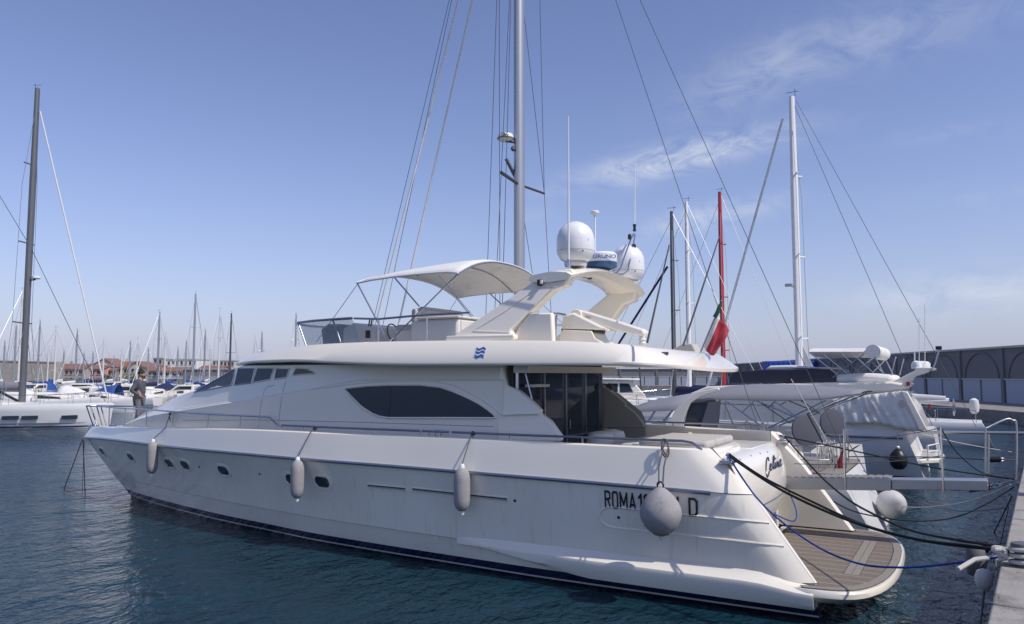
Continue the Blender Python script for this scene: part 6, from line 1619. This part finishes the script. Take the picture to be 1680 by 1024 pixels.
rope('short black rope drooping from the quay into the water', [tq(1660, 815, 14.6), at_z(1625, 862, 0) + Vector((0, 0, -.3))], .012, rope_k)
rope('thin rope hanging down the quay face into the water', [tq(1655, 830, 14), at_z(1632, 905, 0) + Vector((0, 0, -.3))], .008, rope_g)
rope('pale tubular rope from the wrapped yacht to the quay', path_px([(1517, 712), (1570, 726), (1640, 738)], d_.T(.3, 2.0, 1.75), tq(1660, 742, 27)), .016, rope_w)
# gangplank of the wrapped yacht
gk = thing('gangplank', 'pale horizontal gangplank reaching from the wrapped yacht to the quay', 'gangway', tq(1590, 712, 28.5), world_org=True)
pA, pB = tq(1512, 709, 29), tq(1690, 711, 26.5)
build('plank', MB().tube([pA, pB], .11, 8, flat=.5), alu, gk); build('support', MB().tube([pB, pB - Vector((0, 0, .5))], .04, 8), steel, gk)
# stainless gate on the quay
gt = thing('gangway_gate', 'bent stainless steel tube gate at the quay edge', 'railing', tq(1640, 795, 17.5), world_org=True)
for px in ([(1617, 785), (1617, 708), (1620, 702), (1650, 688), (1662, 690), (1668, 700), (1668, 790)], [(1622, 785), (1622, 712)]):
    build('tube', MB().tube(smooth_path([tq(x, y, 17.5) for x, y in px], 3), .019, 8), alu, gt)
# utility pedestal cut by the frame's right edge
uq = qp(8.2, -.95, QZ)
ut = thing('service_pedestal', 'pale blue service pedestal on the quay at the right edge of the picture', 'pedestal', uq, world_org=True)
build('cabinet', MB().box(uq + Vector((0, 0, .62)), (.42, .38, 1.24), math.atan2(qd.y, qd.x)), mat('pedestal_blue', (.42, .50, .66), .5), ut, bevel=.03)
build('cap', MB().lathe([(.2, 0), (.24, .06), (.2, .2), (.05, .26)], uq + Vector((0, 0, 1.24)), 16), white, ut)
build('panel', MB().box(uq - qd * .215 + Vector((0, 0, .75)), (.02, .26, .4), math.atan2(qd.y, qd.x)), white, ut)
# mooring knot of white rope on the quay edge
kq = BOL
kt = thing('mooring_bollard', 'bollard wrapped in a knot of pale rope on the quay edge', 'bollard', Vector((kq.x, kq.y, QZ)), world_org=True)
build('post', MB().lathe([(.11, 0), (.08, .03), (.07, .16), (.11, .2), (.1, .25), (.02, .27)], Vector((kq.x, kq.y, QZ + .01)) - qn * .12, 18), rub, kt)
kc = Vector((kq.x, kq.y, QZ + .10)) - qn * .12
build('rope_wrap', MB().tube([kc + Vector((.11 * math.cos(g), .11 * math.sin(g), -.05 + .010 * g)) for g in [i * .35 for i in range(54)]], .022, 8), rope_w, kt)
build('rope_knot', MB().tube([kc + qn * .2 + Vector((.07 * math.sin(2 * g), .06 * math.sin(3 * g + .5), .03 + .05 * math.cos(g * 1.5))) for g in [i * .25 for i in range(52)]], .022, 8), rope_w, kt)
build('rope_tail', MB().tube([kc + qn * .2, kc + qn * .42 - qd * .15 - Vector((0, 0, .03)), kc + qn * .55 - qd * .5 - Vector((0, 0, .08))], .024, 8), rope_w, kt)
build('black_knot', MB().tube([tq(1610, 898, 10.9) + Vector((.08 * math.sin(2 * g), .07 * math.sin(3 * g), .06 * math.cos(g * 1.3))) for g in [i * .3 for i in range(40)]], .022, 8), rope_k, kt)
# buoys hanging on the quay face
fq = at_t(1614, 948, 9.7)
fa = thing('quay_fender', 'grey tyre-like fender with a white float hanging on the quay face', 'fender', fq - Vector((0, 0, .3)), world_org=True)
build('float', MB().lathe([(.02, -.13), (.06, -.115), (.095, -.05), (.1, .03), (.075, .10), (.02, .13)], fq + Vector((0, 0, -.02)), 22), mat('float_white', (.62, .60, .56), .6, var=.12), fa, sharp=70)
build('pad', MB().lathe([(.03, -.2), (.10, -.17), (.12, 0), (.10, .17), (.03, .2)], fq + rt * .03 + fw * .2 + Vector((0, 0, .16)), 18), rub, fa, sharp=70)
build('lanyard', MB().tube([fq + Vector((0, 0, .1)), fq + rt * .15 + Vector((0, 0, .35)), qp(.8, -.05, QZ + .02)], .01, 6), rope_g, fa)
rope('thin double rope hanging from the white float into the water', [fq + Vector((0, 0, -.15)), fq - rt * .2 + Vector((0, 0, -1.4))], .012, rope_g)
